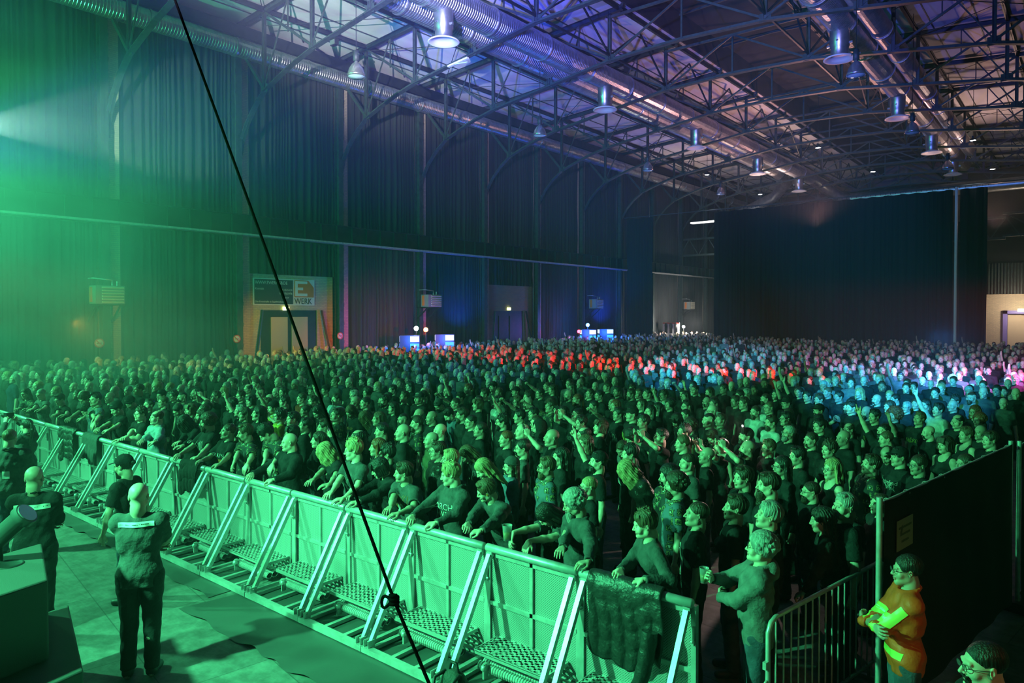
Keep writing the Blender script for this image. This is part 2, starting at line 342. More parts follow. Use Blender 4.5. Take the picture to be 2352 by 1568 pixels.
tdesc = ['nearest of all and mostly outside the frame', 'crossing the haze at the top left corner', 'springing beside the white light patch on the drapes', 'carrying the black floodlight', 'carrying the white fluorescent tube',
         'sixth counted from the stage', 'with the bright edge on its arch foot', 'next before the main black curtain', 'just before the black curtain line', 'just behind the black curtain line',
         'second behind the black curtain', 'third behind the black curtain', 'fourth behind the black curtain']
for i, k in enumerate(range(0, 13)):
    t = tr0 if i == 0 else copy_tree(tr0)
    t.location = (CX, YK(k), 0)
    tag(t, 'dark green arched steel roof truss ' + tdesc[i], 'roof truss', 'arched steel trusses across the hall')
# purlins and longitudinal braces
pu = MB()
for sg in (-1, 1):
    for d in (3.3, 7.5, 11.3, 15.0): pu.ibeam((CX + sg * d, -6, roof_z(CX + d) - .16), (CX + sg * d, Y_END, roof_z(CX + d) - .16), .14, .22)
    for k in range(-1, 12):
        for d in (3.8, 11.3):
            x = CX + sg * d; zb = chord_z(d) + .3; zt = roof_z(CX + d) - .3; ym = (YK(k) + YK(k + 1)) / 2
            if d == 3.8:
                pu.beam((x, YK(k), zb), (x, ym, zt), .07, .08); pu.beam((x, YK(k + 1), zb), (x, ym, zt), .07, .08); pu.beam((x, YK(k), zb), (x, YK(k + 1), zb), .08, .1)
        x0, x1 = CX + sg * 15, CX + sg * 7.5
        if k % 2 == 0:
            pu.tube([(x0, YK(k), roof_z(x0) - .35), (x1, YK(k + 1), roof_z(x1) - .35)], .02, 5); pu.tube([(x1, YK(k), roof_z(x1) - .35), (x0, YK(k + 1), roof_z(x0) - .35)], .02, 5)
        else:
            pu.tube([(x0, YK(k), roof_z(x0) - .9), (x1, YK(k + 1), roof_z(x1) - .9)], .018, 5)
structure(pu.ob('roof_purlins', M['steel_dark']))
# ------------------------------------------------------------------ ventilation ducts
def duct(x, z, r, y0, y1, label, nozzles=(), rib=.13, flange=3.9):
    t = empty('ventilation_duct', (x, 0, 0)); m = MB(); prof = []; y = y0
    while y < y1:
        prof += [(r, y), (r, y + rib * .72), (r * 1.022, y + rib * .82), (r * 1.022, y + rib * .92)]; y += rib
    m.lathe(prof, (0, 0, z), 22, 0, 'y', False); m.ob('duct_pipe', M['duct_metal'], t)
    y = y0 + 2
    while y < y1:
        m = MB(); m.lathe([(r * 1.0, y - .05), (r * 1.09, y - .05), (r * 1.09, y + .05), (r * 1.0, y + .05)], (0, 0, z), 24, 0, 'y', False); m.ob('flange', M['duct_metal'], t)
        if not nozzles: pass
        y += flange
    for ny in nozzles:
        n = MB(); n.lathe([(.40, z - .45), (.40, 15.15), (.36, 15.1), (.36, 14.75)], (0, ny, 0), 22)
        n.box((0, ny, 15.25), (1.05, .09, .09)); n.box((0, ny, 15.33), (.09, .9, .05)); no = n.ob('nozzle', M['duct_metal'], t)
        d = MB(); d.lathe([(.34, 14.8), (.36, 14.76), (.62, 14.66), (.66, 14.60), (.60, 14.6), (.42, 14.68), (.34, 14.75), (.0, 14.74)], (0, ny, 0), 30); d.ob('air_diffuser', M['white_paint'], no)
    return tag(t, label, 'duct', 'round metal ventilation ducts under the roof')
duct(-20.55, 16.35, .60, 6, 69.8, 'large ribbed metal duct along the roof with flared nozzles, left of the dark roof lantern', (20.77, 33.21, 44.76, 56.14, 66.5))
duct(-21.98, 16.35, .56, 6, 63.8, 'ribbed metal duct running tight beside the nozzle duct, on its wall side')
duct(-8.55, 16.35, .60, 8, 72, 'large ribbed metal duct with flared nozzles, right of the dark roof lantern', (33.07, 45.17, 56.36, 66.25))
duct(-7.38, 16.35, .44, 10, 66, 'ribbed metal duct beside the nozzle duct right of the roof lantern')
duct(WX + 1.05, 15.95, .42, -4, 80, 'thin silver duct running along the top of the left wall')
def cross_duct():
    t = empty('ventilation_duct', (0, 0, 0)); a = at(1930, 432, y=74); b = at(2352, 392, y=74)
    m = MB(); m.tube([Vector((a.x, 74, 14.6)), Vector((b.x + 2, 74, 14.6))], .55, 18); m.ob('duct_pipe', M['duct_metal'], t)
    m = MB(); m.tube([Vector((-20.5, 70, 16.35)), Vector((-20.2, 72.3, 15.9)), Vector((-19, 73.6, 14.9)), Vector((-17.5, 74, 14.6)), Vector((a.x + .2, 74, 14.6))], .55, 18); m.ob('elbow', M['duct_metal'], t)
    m = MB(); m.tube([Vector((-22, 64, 16.35)), Vector((-22.3, 68.5, 15.9)), Vector((-24, 70, 14.9)), Vector((-27.5, 70.4, 13.6))], .5, 18); m.ob('elbow', M['duct_metal'], t)
    tag(t, 'metal duct crossing the hall above the main black curtain with bent elbows', 'duct')
cross_duct()
# ------------------------------------------------------------------ hanging lamps
mat('bell_metal', (0.5, 0.52, 0.52), 0.25, 0.8)
mat('bell_glass', (0.55, 0.75, 0.78), 0.1, 0.0, coat=.6)
mat('lamp_glow', (1, 1, 1), emit=((0.9, 0.95, 1), 30))
mat('exit_glow', (0.8, 1, 0.5), emit=((0.75, 1.0, 0.35), 5))
bells = [(-21.27, 16.88), (-21.27, 28.25), (-21.27, 39.38), (-21.27, 50.6), (-6.8, 28.55), (-6.8, 39.36), (-6.8, 50.57)]
bell_l = ['bell-shaped pendant lamp nearest the stage, under the pale lit roof', 'bell-shaped pendant lamp second from the stage on the wall side', 'bell-shaped pendant lamp third from the stage on the wall side',
          'small grey bell-shaped pendant lamp hanging before the curtain top, wall side', 'large bell-shaped pendant lamp beside the upper right nozzle', 'bell-shaped pendant lamp in the middle of the right row', 'small grey bell-shaped pendant lamp just above the right end of the black curtain']
def bell():
    t = empty('pendant_lamp'); z = 12.35
    m = MB(); m.tube([(0, 0, z + .95), (0, 0, 18.2)], .014, 6); m.ob('cable', M['black'], t)
    m = MB(); m.lathe([(.0, z + 1.0), (.10, z + .98), (.12, z + .6), (.05, z + .58)], n=14); m.box((0, 0, z + .82), (.34, .05, .05)); m.ob('ballast_box', M['steel_green'], t)
    m = MB(); m.lathe([(.05, z + .60), (.07, z + .55), (.16, z + .47), (.27, z + .30), (.33, z + .1), (.34, z), (.32, z + .01), (.26, z + .28), (.15, z + .43), (0, z + .46)], n=28); m.ob('shade', M['bell_metal'], t)
    m = MB(); m.lathe([(.0, z - .05), (.2, z - .03), (.315, z + .02)], n=20); m.ob('glass', M['bell_glass'], t)
    return t
b0 = bell()
for i, ((x, y), lb) in enumerate(zip(bells, bell_l)):
    t = b0 if i == 0 else copy_tree(b0); t.location = (x, y, 0); tag(t, lb, 'pendant lamp', 'bell-shaped pendant lamps')
sp_l = ['wall side, before the curtain', 'wall side, behind the curtain', 'under the roof lantern, nearer', 'under the roof lantern, farther', 'right roof half, nearer and topmost', 'right roof half, farther']
sp_px = [(1624, 401), (1746, 446), (1879, 339), (2005, 394), (2235, 322), (2280, 388)]
def downlight():
    t = empty('downlight')
    m = MB(); m.box((0, 0, .16), (.1, .3, .2)); m.tube([(0, 0, .2), (0, 0, 3.4)], .015, 5); m.ob('bracket', M['black'], t)
    m = MB(); m.lathe([(0, .14), (.14, .12), (.2, .02), (.2, -.02), (.17, -.02)], n=18); m.ob('housing', M['black'], t)
    m = MB(); m.lathe([(0, -.01), (.165, -.01)], n=18); m.lathe([(0, -.03), (.15, -.012)], n=18); m.ob('lamp_face', M['lamp_glow'], t)
    return t
d0 = downlight()
for i, ((px, py), lb) in enumerate(zip(sp_px, sp_l)):
    t = d0 if i == 0 else copy_tree(d0); p = at(px, py, z=14.6); t.location = p
    tag(t, 'bright white downlight hanging at the truss line, ' + lb, 'downlight', 'bright downlights at the far trusses')
    spot('downlight_beam', p + Vector((0, 0, -.08)), p + Vector((0, 0, -10)), (.82, .9, 1), 380, 34, .8, .1)
# ------------------------------------------------------------------ curtains at y = 54
def curtain(x0, x1, z1, label, z0=.05, y=54, mt='drape', group='black stage curtains across the hall', wl=.45):
    t = empty('curtain', (0, 0, 0)); o = pleats(x0, x1, z0, z1, y, rngw, .07, wl, 'cloth', mt, 'x', 10, .05); o.parent = t
    return tag(t, label, 'curtain', group)
curtain(-23.26, -6.95, 11.62, 'huge black curtain closing off the back of the hall')
curtain(-6.55, -5.05, 11.6, 'narrow black curtain strip right of the pale post')
curtain(-31.2, -28.66, 11.7, 'narrow black curtain strip close to the left wall')
tr = MB()
tr.tube([(-31.4, 53.95, 11.8), (-23.5, 53.95, 11.78)], .035, 6); tr.tube([(-23.5, 53.95, 11.78), (-2.0, 53.95, 11.78)], .05, 6)
for i in range(60): tr.box((-23.3 + i * .31, 53.95, 11.70), (.03, .05, .12))
o = tr.ob('curtain_rail', M['steel_green']); tag(o, 'long steel rail the black curtains hang from', 'rail')
po = MB(); po.tube([(-6.75, 54, 0), (-6.75, 54, 11.75)], .09, 10); tag(po.ob('curtain_post', M['white_paint']), 'pale slim post between the two right curtains', 'post')
# end wall beyond the curtain
def end_wall():
    a = at(2262, 700, y=80); b = at(2400, 700, y=80)
    structure(MB().box2((a.x - 1.5, 80, 0), (4.4, 80.3, 5.3)).ob('wall_end_brick', M['brick_pale']))
    m = MB()
    for i in range(40): m.box2((a.x - 1.5 + i * .25, 79.95, 5.3), (a.x - 1.5 + i * .25 + .12, 80.15, 8.2))
    structure(m.ob('wall_end_sheeting', M['steel_green']))
    structure(MB().box2((a.x - 1.5, 80.1, 5.3), (4.4, 80.3, 17)).ob('wall_end_upper', M['roof_dark']))
    c = at(2304, 713, y=79.8); d = structure(MB().box2((c.x, 79.6, 0), (c.x + .35, 79.9, c.z)).ob('door_3', mat('violet_frame', (.16, .13, .42), .5)))
    MB().box2((c.x, 79.6, c.z - .3), (c.x + 3.2, 79.9, c.z)).ob('lintel', M['violet_frame'], d); MB().box2((c.x + 2.9, 79.6, 0), (c.x + 3.2, 79.9, c.z)).ob('jamb', M['violet_frame'], d)
    MB().box2((c.x + .35, 79.95, 0), (c.x + 2.9, 80.0, c.z - .3)).ob('opening', mat('warm_room', (.5, .42, .3), .8), d)
    point('end_room_light', (c.x + 1.2, 77.5, 4.2), (1, .82, .6), 500, .3)
    e = at(2345, 712, y=79.5); tag(MB().box(e, (.5, .08, .25)).ob('exit_lamp', M['exit_glow']), 'small lit exit lamp over the violet framed gateway', 'exit lamp')
end_wall()
structure(MB().box2((-32, 84, 0), (-5, 84.2, 17)).ob('wall_rear_lining', M['roof_dark']))
# gallery truss seen through the gap
g = MB()
for z in (9.3, 10.9): g.beam((-32, 66, z), (-5, 66, z), .16, .18)
for i in range(14):
    x = -32 + i * 2; g.beam((x, 66, 9.3), (x + 1, 66, 10.9), .08, .08); g.beam((x + 1, 66, 10.9), (x + 2, 66, 9.3), .08, .08)
structure(g.ob('trim_6', M['steel_green']))
g = MB(); g.beam((-5.2, 66, 9.5), (4.3, 66, 9.5), .16, .18); g.beam((-5.2, 66, 11.2), (4.3, 66, 11.2), .16, .18); g.beam((-5, 66, 11.2), (-2.6, 66, 9.5), .1, .1); g.beam((-.4, 66, 11.2), (-2.6, 66, 9.5), .1, .1); g.beam((-2.6, 66, 15), (-2.6, 66, 9.5), .12, .12)
structure(g.ob('trim_7', M['steel_green']))
point('back_hall_light', (-28, 61, 2.6), (1, .93, .85), 700, .12)
spot('back_hall_light', (-25, 64, 12.5), (-30, 66, 3), (1, .9, .8), 1500, 70, .9)
tl = MB().box(at(1618, 510, y=62), (2.6, .5, .12), 0, Matrix.Rotation(-.05, 3, 'Z')).ob('tube_light', mat('tube_soft', (1, 1, 1), emit=((1, .98, .95), 2.0))); tag(tl, 'long white strip light hanging beside the curtain edge', 'strip light')
for dx in (-1, 1): q = at(1618, 510, y=62) + Vector((dx, 0, .06)); MB().tube([q, Vector((q.x, q.y, 17.9))], .01, 5).ob('cable', M['black'], tl)
# ------------------------------------------------------------------ implicit-surface body builder
def V3(*a): return np.array(a, dtype=float)
def nrm(v): v = np.asarray(v, float); return v / (np.linalg.norm(v) + 1e-12)
def rotm(axis, deg):
    return np.array(Matrix.Rotation(math.radians(deg), 3, Vector(axis)))
def align_y(v, up=(0, 0, 1)):   # columns: x side, y along v, z up-ish
    v = nrm(v); u = np.asarray(up, float)
    if abs(v @ u) > .97: u = V3(0, -1, .1)
    x = nrm(np.cross(v, u)); return np.stack([x, v, np.cross(x, v)], 1)
def nets(F, o, h):
    nx, ny, nz = F.shape; s = F < 0
    cnt = np.zeros((nx - 1, ny - 1, nz - 1), np.int8)
    for a in (0, 1):
        for b in (0, 1):
            for c in (0, 1): cnt += s[a:nx - 1 + a, b:ny - 1 + b, c:nz - 1 + c]
    cells = np.argwhere((cnt > 0) & (cnt < 8))
    if len(cells) == 0: return np.zeros((0, 3)), np.zeros((0, 4), int)
    idx = -np.ones(cnt.shape, np.int64); idx[tuple(cells.T)] = np.arange(len(cells))
    acc = np.zeros((len(cells), 3)); num = np.zeros(len(cells))
    cor = [(a, b, c) for a in (0, 1) for b in (0, 1) for c in (0, 1)]
    val = {q: F[cells[:, 0] + q[0], cells[:, 1] + q[1], cells[:, 2] + q[2]] for q in cor}
    for p in cor:
        for ax in range(3):
            if p[ax] == 0:
                q = list(p); q[ax] = 1; q = tuple(q); a, b = val[p], val[q]
                m = (a < 0) != (b < 0); t = np.where(m, a / (a - b + 1e-20), 0)
                pos = np.tile(np.array(p, float), (len(cells), 1)); pos[:, ax] += t
                acc[m] += pos[m]; num[m] += 1
    v = (cells + acc / num[:, None]) * h + o
    quads = []
    for ax in range(3):
        sl0 = [slice(None)] * 3; sl1 = [slice(None)] * 3; sl0[ax] = slice(0, -1); sl1[ax] = slice(1, None)
        d = s[tuple(sl0)] != s[tuple(sl1)]; e = np.argwhere(d)
        b1, b2 = (ax + 1) % 3, (ax + 2) % 3
        ok = (e[:, b1] > 0) & (e[:, b2] > 0) & (e[:, b1] < F.shape[b1] - 1) & (e[:, b2] < F.shape[b2] - 1); e = e[ok]
        ins = s[tuple(e.T)]
        def cell(d1, d2):
            c = e.copy(); c[:, b1] -= d1; c[:, b2] -= d2; return idx[tuple(c.T)]
        q = np.stack([cell(1, 1), cell(0, 1), cell(0, 0), cell(1, 0)], 1)
        q[~ins] = q[~ins][:, ::-1]; quads.append(q)
    q = np.concatenate(quads); return v, q[(q >= 0).all(1)]
class Field:
    def __init__(s, lo, hi, h):
        s.h = h; s.o = np.array(lo, float); n = np.ceil((np.array(hi) - s.o) / h).astype(int) + 1
        s.ax = [s.o[i] + h * np.arange(n[i]) for i in range(3)]; s.F = np.full(tuple(n), .5)
    def _sl(s, lo, hi):
        r = []
        for i in range(3):
            a = int(np.searchsorted(s.ax[i], lo[i])); b = int(np.searchsorted(s.ax[i], hi[i]))
            if b <= a: return None
            r.append(slice(a, b))
        return tuple(r)
    def _op(s, lo, hi, fn, k, op):
        mg = k + 3 * s.h; sl = s._sl(np.asarray(lo) - mg, np.asarray(hi) + mg)
        if sl is None: return s
        X, Y, Z = np.meshgrid(s.ax[0][sl[0]], s.ax[1][sl[1]], s.ax[2][sl[2]], indexing='ij')
        d = fn(X, Y, Z); f = s.F[sl]
        if op == 'add':
            hh = np.clip(.5 + .5 * (f - d) / max(k, 1e-6), 0, 1); s.F[sl] = f * (1 - hh) + d * hh - k * hh * (1 - hh)
        else:
            hh = np.clip(.5 - .5 * (f + d) / max(k, 1e-6), 0, 1); s.F[sl] = f * (1 - hh) - d * hh + k * hh * (1 - hh)
        return s
    def cone(s, a, b, ra, rb, k=.02, op='add'):
        a = np.asarray(a, float); b = np.asarray(b, float); r = max(ra, rb); ab = b - a; L2 = ab @ ab + 1e-12
        def fn(X, Y, Z):
            t = np.clip(((X - a[0]) * ab[0] + (Y - a[1]) * ab[1] + (Z - a[2]) * ab[2]) / L2, 0, 1)
            return np.sqrt((X - a[0] - t * ab[0]) ** 2 + (Y - a[1] - t * ab[1]) ** 2 + (Z - a[2] - t * ab[2]) ** 2) - (ra + (rb - ra) * t)
        return s._op(np.minimum(a, b) - r, np.maximum(a, b) + r, fn, k, op)
    def ell(s, c, r, R=None, k=.02, op='add'):
        c = np.asarray(c, float); r = np.asarray(r, float); m = r.max()
        def fn(X, Y, Z):
            P = [X - c[0], Y - c[1], Z - c[2]]
            if R is not None: P = [R[0, i] * P[0] + R[1, i] * P[1] + R[2, i] * P[2] for i in range(3)]
            k0 = np.sqrt((P[0] / r[0]) ** 2 + (P[1] / r[1]) ** 2 + (P[2] / r[2]) ** 2)
            k1 = np.sqrt((P[0] / r[0] ** 2) ** 2 + (P[1] / r[1] ** 2) ** 2 + (P[2] / r[2] ** 2) ** 2)
            return k0 * (k0 - 1) / (k1 + 1e-9)
        return s._op(c - m, c + m, fn, k, op)
    def half(s, p, n, k=.006):   # cut away everything on the n side of the plane through p
        p = np.asarray(p, float); n = nrm(n)
        X, Y, Z = np.meshgrid(*s.ax, indexing='ij'); d = -((X - p[0]) * n[0] + (Y - p[1]) * n[1] + (Z - p[2]) * n[2])
        f = s.F; hh = np.clip(.5 - .5 * (f + d) / k, 0, 1); s.F = f * (1 - hh) - d * hh + k * hh * (1 - hh); return s
    def warp(s, fn):
        X, Y, Z = np.meshgrid(*s.ax, indexing='ij'); s.F = s.F + fn(X, Y, Z); return s
    def mesh(s): return nets(s.F, s.o, s.h)
def np_mesh(name, parts, mats):
    """parts: list of (verts, quads, material index or array)"""
    vs, fs, mi, b = [], [], [], 0
    for v, q, m in parts:
        if len(v) == 0: continue
        vs.append(v); fs.append(np.asarray(q) + b); mi.append(np.full(len(q), m) if np.isscalar(m) else m); b += len(v)
    v = np.concatenate(vs); q = np.concatenate(fs); mi = np.concatenate(mi).astype(np.int32)
    me = bpy.data.meshes.new(name); me.vertices.add(len(v)); me.vertices.foreach_set('co', v.astype(np.float32).ravel())
    me.loops.add(q.size); me.loops.foreach_set('vertex_index', q.astype(np.int32).ravel())
    me.polygons.add(len(q)); me.polygons.foreach_set('loop_start', np.arange(0, q.size, q.shape[1], dtype=np.int32))
    for m in mats: me.materials.append(m)
    me.polygons.foreach_set('material_index', mi); me.polygons.foreach_set('use_smooth', np.ones(len(q), bool)); me.update(calc_edges=True)
    return me
def sphere(c, r, n=10):
    c = np.asarray(c, float); vs = []; q = []; m = n
    for i in range(n + 1):
        for j in range(m):
            t = PI * i / n; a = 2 * PI * j / m; vs.append(c + r * V3(math.sin(t) * math.cos(a), math.sin(t) * math.sin(a), math.cos(t)))
    for i in range(n):
        for j in range(m): q.append((i * m + j, (i + 1) * m + j, (i + 1) * m + (j + 1) % m, i * m + (j + 1) % m))
    return np.array(vs), np.array(q)
# ---- head: local frame, face towards -y, origin between the ears
FACES = {  # nose length, jaw width, cheek, chin, brow, overall width
    'a': (1.0, 1.0, 1.0, 1.0, 1.0, 1.0), 'b': (1.25, 1.1, .9, 1.15, 1.3, 1.02), 'c': (.85, .82, 1.0, .85, .55, .94), 'd': (1.05, 1.3, 1.45, 1.1, 1.0, 1.09)}
def head_parts(face, Hm, Ht, neck_to, open_mouth=False, h=.0042):
    nl, jw, ck, ch, br, wd = FACES[face]
    f = Field((-.11, -.14, -.23), (.11, .14, .14), h)
    nb = (np.array(Hm).T @ (np.asarray(neck_to) - Ht))
    f.cone((0, .028, -.04), (0, .034, -.12), .057 * wd, .058 * wd, .02); nbd = nb - V3(0, .03, -.10); f.cone((0, .034, -.10), V3(0, .034, -.10) + nrm(nbd) * .11, .057 * wd, .062 * wd, .02)
    f.ell((0, .018, .038), (.076 * wd, .096, .084), k=.02); f.ell((0, -.028, -.022), (.063 * wd, .066, .088), k=.025)
    for s in (-1, 1):
        f.cone((s * .047 * jw, -.002, -.062), (0, -.062, -.098), .022 * jw, .022, .025)
        f.ell((s * .038 * wd, -.060, -.030), (.027 * ck, .022 * ck, .024 * ck), k=.02)
        f.ell((s * .0785 * wd, .012, -.006), (.009, .019, .032), rotm((0, 0, 1), s * 20) @ rotm((1, 0, 0), -12), k=.006)
        f.ell((s * .086 * wd, .006, -.002), (.006, .009, .014), k=.004, op='sub')
    f.ell((0, -.080 * ch ** .3, -.097), (.022, .017 * ch, .018), k=.018)
    for s in (-1, 1): f.ell((s * .032, -.101, .000), (.019, .021, .0105), k=.010, op='sub')
    f.cone((-.040, -.081, .022), (.040, -.081, .022), .009 * br, .009 * br, .012); f.cone((-.016, -.088, .022), (.016, -.088, .022), .007 * br, .007 * br, .012)
    f.cone((0, -.088, .014), (0, -.098 - .014 * nl, -.030), .0065, .011, .008)
    for s in (-1, 1): f.ell((s * .012, -.098, -.034), (.008, .011, .008), k=.006); f.ell((s * .007, -.105, -.042), (.004, .005, .005), k=.003, op='sub')
    f.ell((0, -.0925, -.0585), (.026, .0105, .0062), k=.006); f.ell((0, -.0905, -.0715), (.021, .0105, .0075), k=.006)
    if open_mouth: f.ell((0, -.1, -.068), (.02, .03, .016), k=.004, op='sub'); f.cone((0, -.07, -.115), (0, -.06, -.11), .02, .02, .02)
    else: f.ell((0, -.106, -.0648), (.025, .0095, .0028), k=.003, op='sub')
    v, q = f.mesh()
    c = v[q].mean(1); mi = np.zeros(len(q), int)
    lips = (np.abs(c[:, 0]) < .023) & (c[:, 1] < -.088) & (c[:, 2] < -.0535) & (c[:, 2] > -.077); mi[lips] = 1
    R = np.array(Hm); T = np.asarray(Ht)
    out = [(v @ R.T + T, q, mi)]
    for s in (-1, 1):
        ev, eq = sphere((s * .031, -.0745, .0000), .0124, 14); cc = ev[eq].mean(1); dd = np.linalg.norm(cc - V3(s * .031, -.0745 - .0124, -.001), axis=1)
        out.append((ev @ R.T + T, eq, np.where(dd < .0072, 3, 2)))
    return out
# ---- hand
def hand(wrist, f, n, side, curl=(30, 30, 30, 30), thumb=0.5, spread=4, h=.004, sc=1.0, fore=None):
    f = nrm(f); n = np.asarray(n, float); n = nrm(n - f * (n @ f)); sd = np.cross(f, n) * side; w = np.asarray(wrist, float)
    lo = w - .22; hi = w + .22; pts = []
    segs = []
    lat = (.034, .0115, -.0115, -.033); L = (.072, .080, .074, .058)
    for i in range(4):
        kn = w + f * (.092 - (.006 if i in (0,) else .0) - (.012 if i == 3 else 0)) * sc + sd * lat[i] * sc
        segs.append((w + sd * lat[i] * .55 * sc + f * .012, kn, .0145, .0125, .016))
        d = nrm(f + sd * math.tan(math.radians(spread * (1.5 - i)))); p = kn; ang = 0
        for j, (fr, cf) in enumerate(((.45, .8), (.31, 1.15), (.24, .75))):
            ang += curl[i] * cf; dd = d * math.cos(math.radians(ang)) + n * math.sin(math.radians(ang)); e = p + dd * L[i] * fr * sc
            segs.append((p, e, .0098 - j * .0008, .0092 - j * .0010, .004)); p = e
    tb = w + f * .022 + sd * .024; t1 = tb + nrm(f * .55 + sd * (.75 - .5 * thumb) + n * (.25 + .5 * thumb)) * .042
    t2 = t1 + nrm(f * .85 + sd * (.35 - .7 * thumb) + n * (.2 + .4 * thumb)) * .032; t3 = t2 + nrm(f * .9 + sd * (.1 - .8 * thumb) + n * (.1 + .3 * thumb)) * .024
    segs += [(tb, t1, .0165, .0125, .016), (t1, t2, .0115, .0105, .005), (t2, t3, .0102, .0082, .004)]
    if fore is not None: segs.append((w + nrm(np.asarray(fore) - w) * .03, w + f * .01, .0265, .0215, .012))
    allp = np.array([p for s_ in segs for p in s_[:2]]); F = Field(allp.min(0) - .03, allp.max(0) + .03, h)
    for a, b, ra, rb, k in segs: F.cone(a, b, ra * sc, rb * sc, k)
    v, q = F.mesh(); return [(v, q, 0)]
# ---- skeleton
def ik(sh, target, l1, l2, hint):
    sh = np.asarray(sh, float); t = np.asarray(target, float); d = t - sh; L = np.linalg.norm(d); L = min(L, (l1 + l2) * .995); dn = nrm(d)
    a = (l1 * l1 - l2 * l2 + L * L) / (2 * L); hh = math.sqrt(max(l1 * l1 - a * a, 0)); hv = np.asarray(hint, float); hv = nrm(hv - dn * (hv @ dn))
    return sh + dn * a + hv * hh, sh + dn * L
class Pose: pass
def skeleton(lean=0, twist=0, head=(0, 0, 0), la=None, ra=None, legs='stand', build=1.0, female=False):
    """lean: forward degrees from the hips; head: (pitch down, yaw to own left, roll); la/ra: dict(wrist, hint, f, n, curl, thumb)"""
    P = Pose(); P.build = build; P.female = female
    R = rotm((1, 0, 0), lean) @ rotm((0, 0, 1), twist); hip = V3(0, 0, .95); P.R = R; P.T = lambda p: R @ (np.asarray(p, float) - hip) + hip
    sw = .168 * (0.9 if female else 1.0) * (1 + .25 * (build - 1))
    P.sh = {s: P.T((s * sw, .01, 1.408)) for s in (-1, 1)}
    P.neck = P.T((0, .025, 1.47)); hp, hy, hr = head
    P.Hm = R @ rotm((0, 0, 1), hy) @ rotm((1, 0, 0), -lean * .75 + hp) @ rotm((0, 1, 0), hr)
    P.Ht = P.neck + P.Hm @ V3(0, -.012, .168)
    P.arm = {}
    dflt = {s: dict(wrist=(s * .27, -.03, .84), hint=(s * .3, 1, 0), f=(s * .05, -.12, -1), n=(-s, .1, 0), curl=(28, 32, 36, 40), thumb=.4, loc=True) for s in (-1, 1)}
    for s, a in ((1, la), (-1, ra)):
        a = a or dflt[s]; t = P.T(a['wrist']) if a.get('loc') else V3(*a['wrist']); e, wr = ik(P.sh[s], t, .285, .255, a['hint']); P.arm[s] = (P.sh[s], e, wr, a)
    st = {'stand': .10, 'wide': .17}.get(legs, .1)
    P.leg = {s: (V3(s * .095, 0, .92), V3(s * (st * .75 + .02), -.015, .49), V3(s * st, .02, .085)) for s in (-1, 1)}
    return P
def torso(F, P, g, k=.04, hem=None):
    b = P.build; R = P.R; T = P.T; fm = P.female
    F.ell(T((0, .0, 1.285)), (.150 * b ** .6 * (.9 if fm else 1) + g, .105 * b + g, .175 + g), R, k)
    F.ell(T((0, -.012 * b, 1.09)), (.132 * b * (.9 if fm else 1) + g, .098 * b ** 1.5 + g, .13 + g), R, k)
    F.ell(V3(0, .005, .955), (.155 * b ** .7 + g, .108 * b + g, .12 + g), None, k)
    if g > 0:
        for s in (-1, 1): F.cone((s * .075, .003, .80), (s * .07, .003, .98), .085 * b + g, .085 * b + g, k)
    for s in (-1, 1):
        F.cone(T((0, .015, 1.40)), P.sh[s], .066 + g * .8, .050 + g * .6, k); F.cone(P.neck + P.R @ V3(0, 0, .0), T((s * .13, .018, 1.415)), .036 + g * .5, .036 + g * .5, k)
        F.ell(T((s * .095 * b, .01, 1.25)), (.07 + g, .085 + g, .15), R, .03)
        if fm: F.ell(T((s * .07, -.095, 1.265)), (.062 + g * .5, .055 + g * .5, .06 + g * .5), R, .03)
        else: F.ell(T((s * .075, -.065, 1.31)), (.07 + g, .036 + g, .055 + g), R, .05)
def bounds(P, m=.16):
    pts = [P.Ht] + [x for s in (-1, 1) for x in P.arm[s][:3]] + [x for s in (-1, 1) for x in P.leg[s]] + [V3(.2, .14, 1.1), V3(-.2, -.2, 1.1)]
    pts = np.array(pts); return pts.min(0) - m, pts.max(0) + m
def body_mesh(name, P, face='a', open_mouth=False, hands=True, h=.014, q_=1.0):
    lo, hi = bounds(P); lo[2] = -.02; F = Field(lo, hi, h)
    torso(F, P, -.008)
    for s in (-1, 1):
        sh, e, w, a = P.arm[s]; b = P.build
        F.ell(sh, (.050 * b,) * 3, None, .03); F.cone(sh, e, .047 * b, .038 * b, .025); F.cone(e, e + (w - e) * .35, .038 * b, .039 * b, .02); F.cone(e + (w - e) * .35, w, .038 * b, .0245, .02)
        hp, kn, an = P.leg[s]; F.cone(hp, kn, .082 * b, .052, .03); F.cone(kn, kn + (an - kn) * .35 + V3(0, .012, 0), .050, .054, .02); F.cone(kn + (an - kn) * .35 + V3(0, .012, 0), an, .052, .036, .02)
        F.cone(an + V3(0, .03, -.05), an + V3(s * .02, -.15, -.055), .035, .028, .02)
    F.cone(P.neck + P.R @ V3(0, 0, -.06), P.neck, .05, .048, .03)
    v, q = F.mesh(); parts = [(v, q, 0)]
    parts += head_parts(face, P.Hm, P.Ht, P.neck + P.R @ V3(0, .0, -.03), open_mouth, .0042 * q_)
    if hands:
        for s in (-1, 1):
            sh, e, w, a = P.arm[s]; parts += hand(w, a.get('f', w - e), a['n'], -s if a.get('flip') else s, a.get('curl', (30,) * 4), a.get('thumb', .5), a.get('spread', 4), h=.004 * q_, fore=e)
    return np_mesh(name, parts, [M['skin'], M['lips'], M['eye_white'], M['iris']])
def folds(amp, seed=0):
    def fn(X, Y, Z):
        a = seed * 1.7
        return amp * (np.sin(34 * Z + 9 * np.sin(9 * X + a) + 6 * Y) * .5 + np.sin(26 * X - 17 * Z + 4 * np.sin(11 * Y + a)) * .5 + .5 * np.sin(55 * Z + 13 * X * np.sin(7 * Z + a) + 21 * Y))
    return fn
